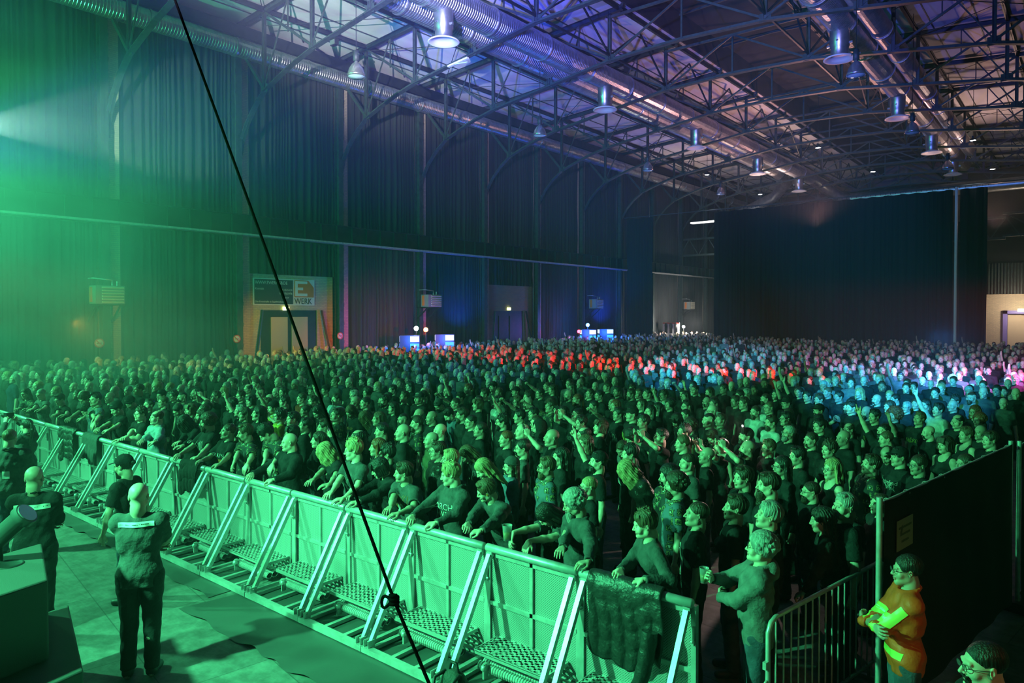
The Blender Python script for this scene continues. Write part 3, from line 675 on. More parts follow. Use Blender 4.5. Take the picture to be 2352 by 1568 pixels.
def top_mesh(name, P, kind, h=.0125, seed=0):
    g = {'tee': .016, 'tank': .006, 'hoodie': .024, 'jacket': .028, 'vest': .024, 'sweater': .017, 'puffer': .05}[kind]
    lo, hi = bounds(P, .2); lo[2] = .7; F = Field(lo, hi, h); torso(F, P, g, .045)
    for s in (-1, 1):
        sh, e, w, a = P.arm[s]; b = P.build
        if kind == 'tank': continue
        F.ell(sh, (.053 * b + g * .7,) * 3, None, .03)
        if kind in ('tee', 'vest'):
            c = sh + (e - sh) * .72; F.cone(sh, c, .056 * b + g * .7, .060 * b + g * .5, .03)
        else:
            F.cone(sh, e, .052 * b + g * .8, .044 * b + g * .8, .03); F.cone(e, e + (w - e) * .93, .044 * b + g * .8, .030 + g * .5, .02)
            c2 = e + (w - e) * .9; F.cone(c2, c2 + (w - e) * .05, .033 + g * .45, .034 + g * .45, .006)
    if kind in ('hoodie', 'jacket', 'puffer', 'vest', 'sweater'):   # collar or hood
        rr = .078 if kind != 'sweater' else .066
        for i in range(13):
            a0 = 2 * PI * i / 13; a1 = 2 * PI * (i + 1) / 13; zz = lambda a: .03 + .025 * math.sin(a)
            p = [P.neck + P.R @ V3(rr * math.cos(a), .0 + rr * math.sin(a), zz(a) - .02) for a in (a0, a1)]
            F.cone(p[0], p[1], .017 if kind != 'hoodie' else .024, .017 if kind != 'hoodie' else .024, .012)
        if kind == 'hoodie': F.ell(P.neck + P.R @ V3(0, .10, -.01), (.10, .06, .09), P.R, .03)
    F.warp(folds(.0035 if kind in ('tee', 'tank', 'vest') else .0055, seed))
    # sharp openings at neck, sleeves and hem
    F.ell(P.neck + P.R @ V3(0, -.012, .05), (.066, .066, .085), P.R, k=.004, op='sub')
    if kind == 'tank':
        F.ell(P.neck + P.R @ V3(0, -.06, .02), (.085, .08, .12), P.R, k=.004, op='sub')
        for s in (-1, 1): F.ell(P.sh[s] + P.R @ V3(s * .035, 0, .01), (.055, .09, .13), P.R, k=.004, op='sub')
    for s in (-1, 1):
        sh, e, w, a = P.arm[s]
        if kind in ('tee', 'vest'):
            d = nrm(e - sh); c = sh + (e - sh) * .80; F.cone(c + d * .10, c + d * .055, .09, .09, .003, 'sub')
        elif kind != 'tank':
            d = nrm(w - e); c = e + (w - e) * .955; F.cone(c + d * .055, c + d * .05, .052, .052, .002, 'sub')
    F.half((0, 0, .83 if kind != 'vest' else .86), (0, 0, -1), .004)
    if kind in ('jacket', 'vest'):
        a = P.T((0, -.22, 1.40)); b = P.T((0, -.24, .86)); F.cone(a, b, .075, .085, .01, 'sub')
    v, q = F.mesh(); return np_mesh(name, [(v, q, 0)], [M['cloth_black']])
def inner_mesh(name, P, h=.014):
    lo, hi = bounds(P, .2); lo[2] = .75; F = Field(lo, hi, h); torso(F, P, .012, .045); F.ell(P.neck + P.R @ V3(0, -.015, .04), (.064, .064, .08), P.R, k=.004, op='sub'); F.half((0, 0, .86), (0, 0, -1), .004)
    v, q = F.mesh(); return np_mesh(name, [(v, q, 0)], [M['cloth_black']])
def trousers_mesh(name, P, h=.015, loose=.018, seed=0):
    F = Field((-.32, -.3, .03), (.32, .3, 1.12), h); b = P.build
    F.ell((0, .005, .955), (.155 * b ** .7 + .012, .108 * b + .012, .12), None, .03)
    for s in (-1, 1):
        hp, kn, an = P.leg[s]; F.cone(hp, kn, .084 * b + loose, .058 + loose, .02); F.cone(kn, an, .056 + loose, .045 + loose * 1.1, .015)
    F.warp(folds(.0045, seed)); F.half((0, 0, 1.03), (0, 0, 1)); F.half((0, 0, .075), (0, 0, -1))
    v, q = F.mesh(); return np_mesh(name, [(v, q, 0)], [M['jeans']])
def shoes_mesh(name, P, s):
    an = P.leg[s][2]; F = Field(an - V3(.09, .24, .1), an + V3(.09, .12, .08), .011)
    F.cone(an + V3(0, .02, -.035), an + V3(s * .02, -.15, -.05), .046, .040, .02); F.cone(an + V3(0, 0, 0), an + V3(0, 0, -.03), .05, .05, .02); F.half((0, 0, .002), (0, 0, -1))
    v, q = F.mesh(); return np_mesh(name, [(v, q, 0)], [M['shoe']])
# ------------------------------------------------------------------ hair, beards and headwear in the head's own frame
mat('skin', (0.62, 0.46, 0.36), 0.42, var=(25, .08), bump=(220, .12), spec=.45)
mat('skin_dark', (0.36, 0.22, 0.15), 0.42, var=(25, .08), bump=(220, .12))
mat('skin_pale', (0.68, 0.50, 0.41), 0.40, var=(25, .08), bump=(220, .12))
def tone(m):
    nt = m.node_tree; N = nt.nodes; L = nt.links; b = N['Principled BSDF']; src = b.inputs['Base Color'].links[0].from_socket
    oi = N.new('ShaderNodeObjectInfo'); mr = N.new('ShaderNodeMapRange'); mr.inputs[3].default_value = .72; mr.inputs[4].default_value = 1.22; L.new(oi.outputs['Random'], mr.inputs[0])
    v = N.new('ShaderNodeVectorMath'); v.operation = 'SCALE'; L.new(src, v.inputs[0]); L.new(mr.outputs[0], v.inputs['Scale']); L.new(v.outputs[0], b.inputs['Base Color'])
tone(M['skin'])
mat('lips', (0.40, 0.21, 0.17), 0.4); mat('eye_white', (0.42, 0.36, 0.33), 0.25); mat('iris', (0.02, 0.015, 0.012), 0.1)
for n_, c_ in dict(hair_black=(.014, .012, .010), hair_brown=(.050, .028, .016), hair_mid=(.12, .07, .038), hair_blond=(.42, .31, .15), hair_grey=(.34, .33, .31), hair_red=(.20, .05, .018)).items():
    mat(n_, c_, .42, bump=(90, .7, (1, 1, .12)), var=(60, .45, (1, 1, .1)), spec=.6)
for n_, c_ in dict(cloth_black=(.026, .026, .028), cloth_char=(.085, .087, .09), cloth_olive=(.085, .09, .05), cloth_red=(.20, .035, .02), cloth_white=(.55, .55, .52), cloth_grey=(.17, .17, .17), cloth_yellow=(.5, .42, .06), cloth_navy=(.03, .04, .08), denim=(.13, .17, .24), denim_pale=(.34, .40, .46)).items():
    mat(n_, c_, .82, bump=(38, .45), var=(14, .2), spec=.1)
mat('jeans', (.06, .08, .12), .85, bump=(40, .4), var=(9, .35)); mat('trouser_black', (.015, .015, .017), .8, bump=(26, .5)); mat('shoe', (.03, .03, .03), .5)
mat('leather', (.02, .018, .017), .32, bump=(30, .6)); mat('glasses_frame', (.02, .02, .02), .25); mat('glass', (.8, .8, .8), .05, alpha=.12)
def patched(name, base):
    m = mat(name, base, .75); nt = m.node_tree; N = nt.nodes; L = nt.links; b = N['Principled BSDF']; tc = N.new('ShaderNodeTexCoord')
    v = N.new('ShaderNodeTexVoronoi'); v.distance = 'CHEBYCHEV'; v.inputs['Scale'].default_value = 11; v.inputs['Randomness'].default_value = .75; L.new(tc.outputs['Object'], v.inputs[0])
    cr = N.new('ShaderNodeValToRGB'); cr.color_ramp.interpolation = 'CONSTANT'; e = cr.color_ramp.elements; e[0].position = 0; e[0].color = (.5, .5, .45, 1); e[1].position = .12; e[1].color = (.02, .02, .02, 1)
    for p, c in ((.26, (.35, .33, .12, 1)), (.31, (.03, .03, .03, 1)), (.40, (*base, 1))): x = e.new(p); x.color = c
    n = N.new('ShaderNodeTexNoise'); n.inputs['Scale'].default_value = 70; L.new(tc.outputs['Object'], n.inputs[0]); mx = N.new('ShaderNodeMath'); mx.operation = 'MULTIPLY_ADD'; mx.inputs[1].default_value = .3
    L.new(n.outputs[0], mx.inputs[0]); sc = N.new('ShaderNodeMath'); sc.operation = 'MULTIPLY'; sc.inputs[1].default_value = 1; L.new(v.outputs['Distance'], sc.inputs[0]); 
    sb = N.new('ShaderNodeMath'); sb.operation = 'SUBTRACT'; sb.inputs[1].default_value = .15; L.new(sc.outputs[0], sb.inputs[0]); L.new(sb.outputs[0], mx.inputs[2]); L.new(mx.outputs[0], cr.inputs[0]); L.new(cr.outputs[0], b.inputs['Base Color']); return m
patched('patched_black', (.02, .02, .022)); patched('patched_denim', (.10, .13, .18))
def streak(amp, fr, seed=0.0):
    def fn(X, Y, Z):
        a = np.arctan2(X, Y + .02); return amp * (np.sin(a * fr + 2.2 * np.sin(18 * Z + seed) + seed) * .6 + np.sin(a * fr * 1.9 + 9 * Z + 3 * seed) * .4 + .5 * np.sin(60 * Z + 5 * a))
    return fn
def hair_mesh(kind, h=.0054):
    F = Field((-.2, -.2, -.5 if kind in ('long', 'longloose', 'forward', 'ponytail', 'metal') else -.2), (.2, .24, .2), h)
    rg = random.Random(kind)
    def cap(g=.010, top=.004, ears=True, nape=-.045, fore=-.040):
        F.ell((0, .022, .040), (.078 + g, .098 + g, .084 + g + top), k=.001)
        F.ell((0, -.098, -.020), (.069, .072, .088), k=.010, op='sub')
        F.ell((0, -.02, -.115), (.1, .078, .082), k=.012, op='sub')
        if ears:
            for s in (-1, 1): F.ell((s * .088, -.002, -.022), (.032, .033, .042), k=.01, op='sub')
        F.half((0, .05, nape), (0, -.35, -1), .012)
    if kind == 'buzz': cap(.0035, 0); F.warp(lambda X, Y, Z: .0006 * np.sin(400 * X) * np.sin(390 * Y))
    elif kind == 'short': cap(.011, .010); F.ell((0, -.040, .112), (.058, .040, .022), k=.015); F.warp(streak(.0032, 26))
    elif kind == 'messy':
        cap(.016, .014)
        for i in range(46):
            a = rg.uniform(0, 2 * PI); t = rg.uniform(0, 1.25); c = V3(math.sin(t) * math.cos(a) * .082, .02 + math.sin(t) * math.sin(a) * .10, .045 + math.cos(t) * .088)
            if c[1] < -.03 and c[2] < .07: continue
            F.cone(c, c + V3(rg.uniform(-.02, .02), rg.uniform(-.02, .02), rg.uniform(.0, .02)) + nrm(c) * .012, .014, .006, .008)
        F.warp(streak(.003, 21))
    elif kind == 'flat': cap(.006, .016); F.half((0, 0, .138), (0, .05, 1), .008)
    elif kind == 'mohawk': cap(.003, 0); F.ell((0, .0, .115), (.026, .10, .035), k=.01); F.warp(streak(.002, 20))
    elif kind == 'ring':
        cap(.009, 0); F.ell((0, -.012, .105), (.062, .085, .062), k=.012, op='sub'); F.warp(streak(.003, 24))
    elif kind == 'curly':
        cap(.026, .015, ears=False, nape=-.08)
        for i in range(170):
            a = rg.uniform(0, 2 * PI); t = rg.uniform(0, 1.75); c = V3(math.sin(t) * math.cos(a) * .10, .028 + math.sin(t) * math.sin(a) * .115, .035 + math.cos(t) * .105)
            if c[1] < -.045 and c[2] < .06: continue
            F.ell(c, (rg.uniform(.014, .022),) * 3, k=.005)
    elif kind == 'afro':
        F.ell((0, .035, .035), (.145, .14, .145), k=.001)
        for i in range(260):
            a = rg.uniform(0, 2 * PI); t = rg.uniform(0, 2.3); c = V3(math.sin(t) * math.cos(a) * .145, .035 + math.sin(t) * math.sin(a) * .14, .03 + math.cos(t) * .145)
            F.ell(c, (rg.uniform(.015, .026),) * 3, k=.005)
        F.ell((0, -.12, -.03), (.082, .085, .095), k=.01, op='sub'); F.ell((0, -.03, -.15), (.09, .08, .08), k=.01, op='sub')
    elif kind in ('long', 'longloose', 'metal'):
        cap(.012, .004, ears=False, nape=-.2)
        for i in range(34 if kind != 'long' else 26):
            a = rg.uniform(-.35, PI + .35); x = math.cos(a) * .084; y = .012 + math.sin(a) * .090; L = rg.uniform(.24, .36) if kind != 'metal' else rg.uniform(.3, .44)
            p = V3(x * .95, y * .95, .05); m1 = V3(x * 1.08, y * 1.05 + .004, -.10); e = V3(x * (1.25 if kind != 'long' else 1.05) + rg.uniform(-.02, .02), y * 1.1 + .012 + rg.uniform(-.01, .02), -.05 - L * .85)
            F.cone(p, m1, .020, .021, .012); F.cone(m1, e, .021, .010, .012)
        F.cone((0, .08, 0), (0, .085, -.2), .06, .045, .03)
        F.warp(streak(.0055 if kind != 'long' else .0035, 27))
    elif kind == 'forward':
        F.ell((0, .015, .045), (.092, .11, .092), k=.001)
        for i in range(60):
            a = rg.uniform(0, 2 * PI); x = math.cos(a) * .085; y = .0 + math.sin(a) * .098; L = rg.uniform(.25, .42)
            p = V3(x * .9, y * .9, .06); m1 = V3(x * 1.1, y * 1.05 - .015, -.08); e = V3(x * 1.0 + rg.uniform(-.03, .03), y * .8 - .06 + rg.uniform(-.03, .03), -.06 - L * .9)
            F.cone(p, m1, .020, .020, .012); F.cone(m1, e, .020, .009, .012)
        F.warp(streak(.006, 25))
    elif kind == 'bob':
        F.ell((0, .018, .045), (.094, .112, .094), k=.001)
        for s in (-1, 1):
            for j in range(5): F.cone((s * .078, -.035 + j * .026, .05), (s * .083, -.045 + j * .028, -.062 + j * -.004), .022, .020, .012)
        F.cone((0, .08, .02), (0, .078, -.06), .06, .045, .03)
        for j in range(7): F.cone((-.054 + j * .018, -.070, .10), (-.058 + j * .0193, -.092, .036), .014, .010, .008)
        F.ell((0, -.105, -.045), (.060, .062, .080), k=.008, op='sub'); F.warp(streak(.0028, 30))
    elif kind in ('tied', 'ponytail', 'bun'):
        cap(.007, .002); F.warp(streak(.0022, 30))
        if kind == 'bun': F.ell((0, .125, .06), (.034, .030, .034), k=.01)
        elif kind == 'ponytail':
            F.ell((0, .118, .055), (.02, .025, .02), k=.01); F.cone((0, .13, .05), (0, .16, -.05), .026, .032, .012); F.cone((0, .16, -.05), (.01, .15, -.32), .032, .014, .012)
    v, q = F.mesh(); return np_mesh('hair_' + kind, [(v, q, 0)], [M['hair_black']])
def beard_mesh(kind):
    F = Field((-.09, -.15, -.30), (.09, .06, .0), .0044)
    F.ell((0, -.040, -.075), (.066, .062, .050), k=.001); F.cone((-.03, -.1, -.052), (.03, -.1, -.052), .008, .008, .01)
    if kind == 'full': F.ell((0, -.075, -.115), (.040, .035, .035), k=.02)
    if kind == 'long':
        F.cone((0, -.07, -.1), (0, -.085, -.20), .046, .034, .02); F.cone((0, -.085, -.2), (0, -.08, -.25), .032, .012, .02)
    F.ell((0, -.02, -.045), (.1, .055, .075), k=.01, op='sub'); F.ell((0, -.075, -.004), (.062, .065, .047), k=.008, op='sub')
    if kind == 'goatee':
        for s in (-1, 1): F.ell((s * .066, -.05, -.06), (.042, .06, .06), k=.008, op='sub')
    F.ell((0, -.108, -.0655), (.021, .016, .0085), k=.004, op='sub'); F.warp(lambda X, Y, Z: .0016 * np.sin(240 * X + 8 * np.sin(60 * Z)))
    v, q = F.mesh(); return np_mesh('beard_' + kind, [(v, q, 0)], [M['hair_brown']])
def hat_mesh(kind):
    F = Field((-.13, -.22, -.2), (.13, .2, .2), .0046)
    if kind == 'beanie':
        F.ell((0, .022, .055), (.096, .115, .104), k=.001); F.half((0, -.08, .045), (0, -.22, -1), .006); F.warp(lambda X, Y, Z: .0018 * np.sin(42 * np.arctan2(X, Y)))
        for i in range(26):
            a = 2 * PI * i / 26; b = 2 * PI * (i + 1) / 26; f_ = lambda t: (math.cos(t) * .090, .022 + math.sin(t) * .108, .048 - (math.sin(t)) * .026)
            F.cone(f_(a), f_(b), .013, .013, .006)
    elif kind in ('cap', 'backcap'):
        sg = -1 if kind == 'cap' else 1
        F.ell((0, .018, .055), (.091, .111, .092), k=.001); F.half((0, -.05, .045), (0, -.18, -1), .004)
        bx = .075
        for i in range(9):
            x = -.062 + .0155 * i; L = .062 * math.sqrt(max(0, 1 - (x / bx) ** 2)) + .01; F.cone((x, sg * .075, .058), (x, sg * (.095 + L), .044), .0055, .005, .006)
        F.ell((0, .018, .147), (.008, .008, .006), k=.003)
    elif kind == 'hood':
        F.ell((0, .03, .03), (.115, .13, .14), k=.001); F.ell((0, .03, -.10), (.12, .12, .09), k=.03); F.ell((0, -.11, -.01), (.076, .10, .115), k=.006, op='sub')
        F.ell((0, .03, -.02), (.085, .10, .115), k=.004, op='sub')
    elif kind == 'bandana':
        F.ell((0, .020, .046), (.084, .103, .088), k=.001); F.half((0, -.06, .050), (0, -.30, -1), .004); F.ell((0, .118, .03), (.018, .02, .016), k=.006); F.cone((0, .12, .02), (.02, .14, -.04), .012, .004, .004)
    elif kind == 'mask':
        F.ell((0, -.05, -.055), (.068, .070, .055), k=.001); F.ell((0, -.02, -.04), (.08, .06, .09), k=.004, op='sub')
    v, q = F.mesh(); return np_mesh(kind, [(v, q, 0)], [M['cloth_black']])
def glasses_mesh():
    m = MB()
    for s in (-1, 1):
        n = 18; pts = [(s * .033 + .024 * math.cos(2 * PI * i / n), -.106, .001 + .0175 * math.sin(2 * PI * i / n)) for i in range(n + 1)]
        m.tube(pts, .0019, 5); m.tube([(s * .056, -.104, .006), (s * .079, -.05, .008), (s * .082, .005, .006), (s * .080, .02, -.006)], .0017, 5)
        m.add([(s * .033 + .023 * math.cos(2 * PI * i / n), -.1065, .001 + .0165 * math.sin(2 * PI * i / n)) for i in range(n)], [tuple(range(n))], 1)
    m.tube([(-.010, -.107, .004), (0, -.109, .007), (.010, -.107, .004)], .0018, 5)
    return m.me('glasses', [M['glasses_frame'], M['glass']])
CACHE = {}
def cached(key, fn):
    if key not in CACHE: CACHE[key] = fn()
    return CACHE[key]
def setmat(o, m, i=0):
    if m is None: return
    o.material_slots[i].link = 'OBJECT'; o.material_slots[i].material = M[m] if isinstance(m, str) else m
# ------------------------------------------------------------------ stage barrier
BY = 5.40
mat('step_metal', (.5, .52, .52), .4, .4)
def step_holes():
    m = mat('step_plate', (.5, .52, .52), .4, .4); return m
step_holes()
def barrier_section():
    t = empty('barrier_section'); G = M['galv']
    m = MB(); m.box2((-.54, -.006, .1), (.54, .006, 1.13)); m.ob('perforated_panel', M['perforated'], t)
    m = MB()
    for x in (-.545, .545): m.box2((x - .022, -.03, 0), (x + .022, .02, 1.16))
    m.box2((-.018, -.03, .1), (.018, -.005, 1.13)); m.box2((-.53, -.03, .60), (.53, -.005, .64)); m.box2((-.53, -.03, .08), (.53, .0, .13)); m.box2((-.53, -.03, 1.09), (.53, .01, 1.14)); m.ob('panel_frame', G, t)
    m = MB(); m.tube([(-.55, -.05, 1.185), (-.54, -.05, 1.185), (.54, -.05, 1.185), (.55, -.05, 1.185)], [.028, .04, .04, .028], 16); m.ob('top_rail', G, t)
    for s in (-1, 1):
        m = MB(); m.beam((s * .50, -.06, 1.12), (s * .50, -.66, .09), .045, .05, 0, (0, 1, 0)); m.box((s * .5, -.045, 1.13), (.06, .05, .06)); m.ob('brace', G, t)
        m = MB(); m.box((s * .535, -.68, .10), (.008, .09, .09)); m.box((s * .465, -.68, .10), (.008, .09, .09)); m.tube([(s * .45, -.68, .12), (s * .55, -.68, .12)], .008, 8); m.ob('brace_bracket', G, t)
        m = MB(); m.box((s * .552, -.03, .92), (.012, .05, .16)); m.tube([(s * .53, -.05, .87), (s * .565, -.05, .87)], .012, 8); m.ob('coupling', G, t)
    m = MB(); m.box2((-.56, -.74, .02), (.56, -.67, .075)); m.ob('foot_rail', G, t)
    for x in (-.50, -.17, .17, .50): m = MB(); m.box2((x - .025, -.67, .015), (x + .025, -.02, .055)); m.ob('cross_member', G, t)
    # step with a real lattice of holes
    m = MB(); n, k = 11, 6; x0, x1, y0, y1 = -.42, .42, -.38, -.02
    m.box2((x0, y0 - .012, .27), (x1, y0, .305)); m.box2((x0, y1, .27), (x1, y1 + .012, .305)); m.box2((x0 - .012, y0, .27), (x0, y1, .305)); m.box2((x1, y0, .27), (x1 + .012, y1, .305))
    dx, dy = (x1 - x0) / n, (y1 - y0) / k
    for i in range(n + 1): m.box2((x0 + i * dx - .014, y0, .297), (x0 + i * dx + .014, y1, .302))
    for j in range(k + 1): m.box2((x0, y0 + j * dy - .012, .297), (x1, y0 + j * dy + .012, .302))
    for i in range(n):
        for j in range(k):   # each hole is a triangle: the upper corner of the cell is filled
            a = (x0 + i * dx, y0 + j * dy, .2995); m.add([(a[0], a[1] + dy * .45, .2995), (a[0], a[1] + dy, .2995), (a[0] + dx * .8, a[1] + dy, .2995)], [(0, 1, 2)]); m.add([(a[0] + dx, a[1] + dy * .35, .2995), (a[0] + dx, a[1] + dy, .2995), (a[0] + dx * .35, a[1] + dy, .2995)], [(0, 2, 1)])
    st = m.ob('step', M['step_plate'], t)
    for x in (-.36, .36): m = MB(); m.beam((x, -.34, .27), (x, -.06, .10), .03, .03); m.box((x, -.2, .275), (.03, .34, .03)); m.ob('step_arm', G, st)
    m = MB(); pr = []; x = -.42
    while x < .42: pr += [(.045, x), (.045, x + .012), (.038, x + .018), (.038, x + .026)]; x += .03
    m.lathe(pr, (0, -.30, .12), 10, 0, 'x', False); m.lathe(pr, (0, -.22, .12), 10, 0, 'x', False); m.ob('ribbed_roller', G, t)
    for x in (-.30, .30): m = MB(); m.box((x, -.36, .12), (.02, .06, .14)); m.lathe([(0, -.02), (.035, -.02), (.035, .02), (0, .02)], (x, -.37, .15), 10, 0, 'x'); m.ob('roller_bracket', G, t)
    m = MB(); m.box2((-.55, .02, .0), (.55, .62, .02)); m.ob('tread_plate', G, t)
    return t
def ordw(n):
    return ['first', 'second', 'third', 'fourth', 'fifth', 'sixth', 'seventh', 'eighth', 'ninth', 'tenth', 'eleventh', 'twelfth', 'thirteenth', 'fourteenth', 'fifteenth', 'sixteenth', 'seventeenth', 'eighteenth', 'nineteenth', 'twentieth', 'twenty-first', 'twenty-second', 'twenty-third', 'twenty-fourth', 'twenty-fifth', 'twenty-sixth'][n]
bs = barrier_section(); NSEC = 25
for i in range(NSEC):
    t = bs if i == 0 else copy_tree(bs); t.location = (-2.45 - .565 - 1.13 * i, BY, 0); t.rotation_euler = (0, 0, .004 * math.sin(i * 2.1))
    tag(t, 'galvanised stage barrier section, %s counted from the free end by the hanging coat' % ordw(i), 'barrier', 'stage barrier sections with braces and steps')
# crowd control barrier and black fence at the side
def gate(a, b, label):
    a = Vector(a); b = Vector(b); L = (b - a).length; t = empty('crowd_barrier', a, math.atan2((b - a).y, (b - a).x)); m = MB()
    m.tube([(0, 0, .0), (0, 0, 1.0), (.04, 0, 1.07), (.12, 0, 1.10), (L - .12, 0, 1.10), (L - .04, 0, 1.07), (L, 0, 1.0), (L, 0, 0)], .02, 10); m.tube([(0, 0, .15), (L, 0, .15)], .018, 8); m.ob('tube_frame', M['galv'], t)
    n = int(L / .115)
    for i in range(1, n): x = L * i / n; m = MB(); m.tube([(x, 0, .15), (x, 0, 1.10)], .0085, 7); m.ob('bar', M['galv'], t)
    for x in (.3, L - .3): m = MB(); m.beam((x, -.32, .02), (x, .32, .02), .04, .03); m.beam((x, 0, .02), (x, 0, .15), .04, .03); m.ob('foot', M['galv'], t)
    m = MB(); m.tube([(-.03, 0, .55), (-.05, 0, .55), (-.06, .0, .60), (-.02, 0, .62)], .012, 6); m.box((-.03, 0, .75), (.05, .03, .06)); m.ob('hook', M['galv'], t)
    return tag(t, label, 'barrier')
gate((-1.95, 5.62, 0), (-1.55, 7.75, 0), 'tubular steel crowd control barrier with upright bars beside the black fence')
def fence(a, b, label, sign=False):
    a = Vector(a); b = Vector(b); L = (b - a).length; t = empty('fence_panel', a, math.atan2((b - a).y, (b - a).x)); m = MB()
    m.tube([(0, 0, .05), (0, 0, 2.03)], .024, 12); m.ob('fence_post', M['galv'], t); m = MB(); m.tube([(L, 0, .05), (L, 0, 2.03)], .024, 12); m.ob('fence_post', M['galv'], t)
    m = MB(); m.tube([(0, 0, 1.97), (L, 0, 1.97)], .018, 8); m.tube([(0, 0, .2), (L, 0, .2)], .018, 8); m.ob('fence_rail', M['galv'], t)
    m = MB(); n, k = 60, 12; vs = []
    for j in range(k + 1):
        for i in range(n + 1): u = i / n; v = j / k; vs.append((.03 + u * (L - .06), -.03 + .012 * math.sin(u * 30 + v * 3) * (1 - v * .6), .1 + v * 1.90 - (.012 * abs(math.sin(u * 22)) if j == k else 0)))
    m.add(vs, [(j * (n + 1) + i, j * (n + 1) + i + 1, (j + 1) * (n + 1) + i + 1, (j + 1) * (n + 1) + i) for j in range(k) for i in range(n)], 0, True); m.ob('black_mesh_cover', M['black_matte'], t)
    for i in range(9): x = .15 + i * (L - .3) / 8; m = MB(); m.lathe([(.026, -.008), (.029, 0), (.026, .008)], (x, 0, 1.97), 10, 0, 'x'); m.ob('cable_tie', M['white_paint'], t)
    if sign:
        m = MB(); m.box((.42, -.05, 1.66), (.36, .004, .26)); s = m.ob('notice', mat('card_beige', (.32, .28, .17), .6), t)
        m = MB()
        for k_ in range(3): m.box((.42, -.053, 1.72 - .06 * k_), (.28 - .06 * k_, .002, .018))
        m.box((.34, -.0535, 1.70), (.03, .002, .08), 0, Matrix.Rotation(.6, 3, 'Y')); m.ob('print', mat('card_ink', (.10, .09, .05), .6), s)
    m = MB(); m.box((0, 0, .06), (.22, .5, .12)); m.ob('base_block', M['black'], t)
    return tag(t, label, 'fence')
fence((-1.32, 6.42, 0), (-.70, 10.25, 0), 'black covered site fence panel with beige notice beside the crowd barrier', True)
fence((-.62, 10.3, 0), (.45, 14.0, 0), 'second black covered fence panel behind the first, at the picture edge')
# rubber mats along the foot rail
mat('rubber', (.075, .08, .08), .55, bump=(5, .3, (1, 1, 1)))
def rmat(x0, x1, y0, y1, label, sk=0):
    m = MB(); n, k = 120, 10; vs = []
    for j in range(k + 1):
        for i in range(n + 1):
            u = i / n; v = j / k; x = x0 + (x1 - x0) * u; w_ = (1 - v) ** 2
            vs.append((x + sk * (1 - v), y0 + (y1 - y0) * v + w_ * .018 * math.sin(x * 5.5) + w_ * .012 * math.sin(x * 13), .006 + w_ * .018 * (1 + math.sin(x * 9 + 2 * math.sin(x * 3))) * .8 + .002 * math.sin(x * 14 + v * 4)))
    m.add(vs, [(j * (n + 1) + i, j * (n + 1) + i + 1, (j + 1) * (n + 1) + i + 1, (j + 1) * (n + 1) + i) for j in range(k) for i in range(n)], 0, True)
    return tag(m.ob('rubber_mat', M['rubber']), label, 'mat', 'rubber mats under the barrier feet')
rmat(-8.2, -1.5, 3.98, 5.2, 'dark rubber mat with wavy edge under the barrier feet, nearer the free end', -.18)
rmat(-15.5, -8.45, 4.38, 5.2, 'dark rubber mat under the barrier feet behind the security guards')
rmat(-30, -15.6, 4.3, 5.2, 'dark rubber mat under the farthest barrier feet by the haze')
# ------------------------------------------------------------------ clothes hung over the rail
def rail_cloth(name, x0, x1, front, back, mt, label, puff=0.0, cat='coat', quilt=.11, seed=0):
    R = .052; n, k = 44, 60; vs = []; tot = front + PI * R + back; rg_ = random.Random(seed); ph = [rg_.uniform(0, 6) for _ in range(4)]
    for j in range(k + 1):
        s = j / k * tot
        for i in range(n + 1):
            u = i / n; fl = front * (1 + .10 * math.sin(u * 5 + ph[0]) + .05 * math.sin(u * 13)); ss = s / tot * (fl + PI * R + back); x = x0 + (x1 - x0) * u + .02 * math.sin(ss * 8 + ph[1]); wv = .022 * math.sin(u * 17 + ph[2] + ss * 2) * min(1, abs(ss - fl) * 4)
            pf = puff * abs(math.sin(ss / quilt * PI)) ** .6
            if ss < fl: vs.append((x, BY - .05 - R - pf - abs(wv) - .01, 1.185 - (fl - ss)))
            elif ss < fl + PI * R: a = (ss - fl) / R; vs.append((x, BY - .05 - math.cos(a) * (R + pf), 1.185 + math.sin(a) * (R + pf)))
            else: vs.append((x, BY - .05 + R + pf + .005, 1.185 - (ss - fl - PI * R)))
    m = MB(); m.add(vs, [(j * (n + 1) + i, j * (n + 1) + i + 1, (j + 1) * (n + 1) + i + 1, (j + 1) * (n + 1) + i) for j in range(k) for i in range(n)], 0, True)
    o = m.ob(name, mt); md = o.modifiers.new('thick', 'SOLIDIFY'); md.thickness = .014; md.offset = 1; return tag(o, label, cat)
mat('coat_nylon', (.022, .024, .024), .42, bump=(16, .8))
co = rail_cloth('padded_coat', -3.42, -2.70, .62, .35, M['coat_nylon'], 'dark quilted coat hanging over the rail at the free end of the barrier', .012, quilt=.17, seed=2)
m = MB(); pp = []; rr = []
for i in range(46):
    t_ = i / 45; pp.append((-2.78 - .34 * t_ + .10 * math.sin(t_ * 3), BY - .19 - .05 * math.sin(t_ * 3), .92 - .88 * t_)); rr.append((.075 - .022 * t_) * (.92 + .09 * abs(math.sin(t_ * 20))))
m.tube(pp, rr, 14); m.ob('sleeve', M['coat_nylon'], co)
rail_cloth('rolled_jacket', -11.05, -10.5, .42, .2, M['cloth_black'], 'black jacket bundled over the rail under the curly-haired person', .02, 'jacket', .2, 3)
rail_cloth('rolled_jacket', -16.2, -15.4, .55, .2, M['coat_nylon'], 'black quilted jacket hanging over the rail near the far left', .02, 'jacket', .12, 4)
rail_cloth('rolled_jacket', -15.0, -14.3, .45, .2, M['cloth_char'], 'dark cloth jacket over the rail beside the quilted one', .01, 'jacket', .3, 5)
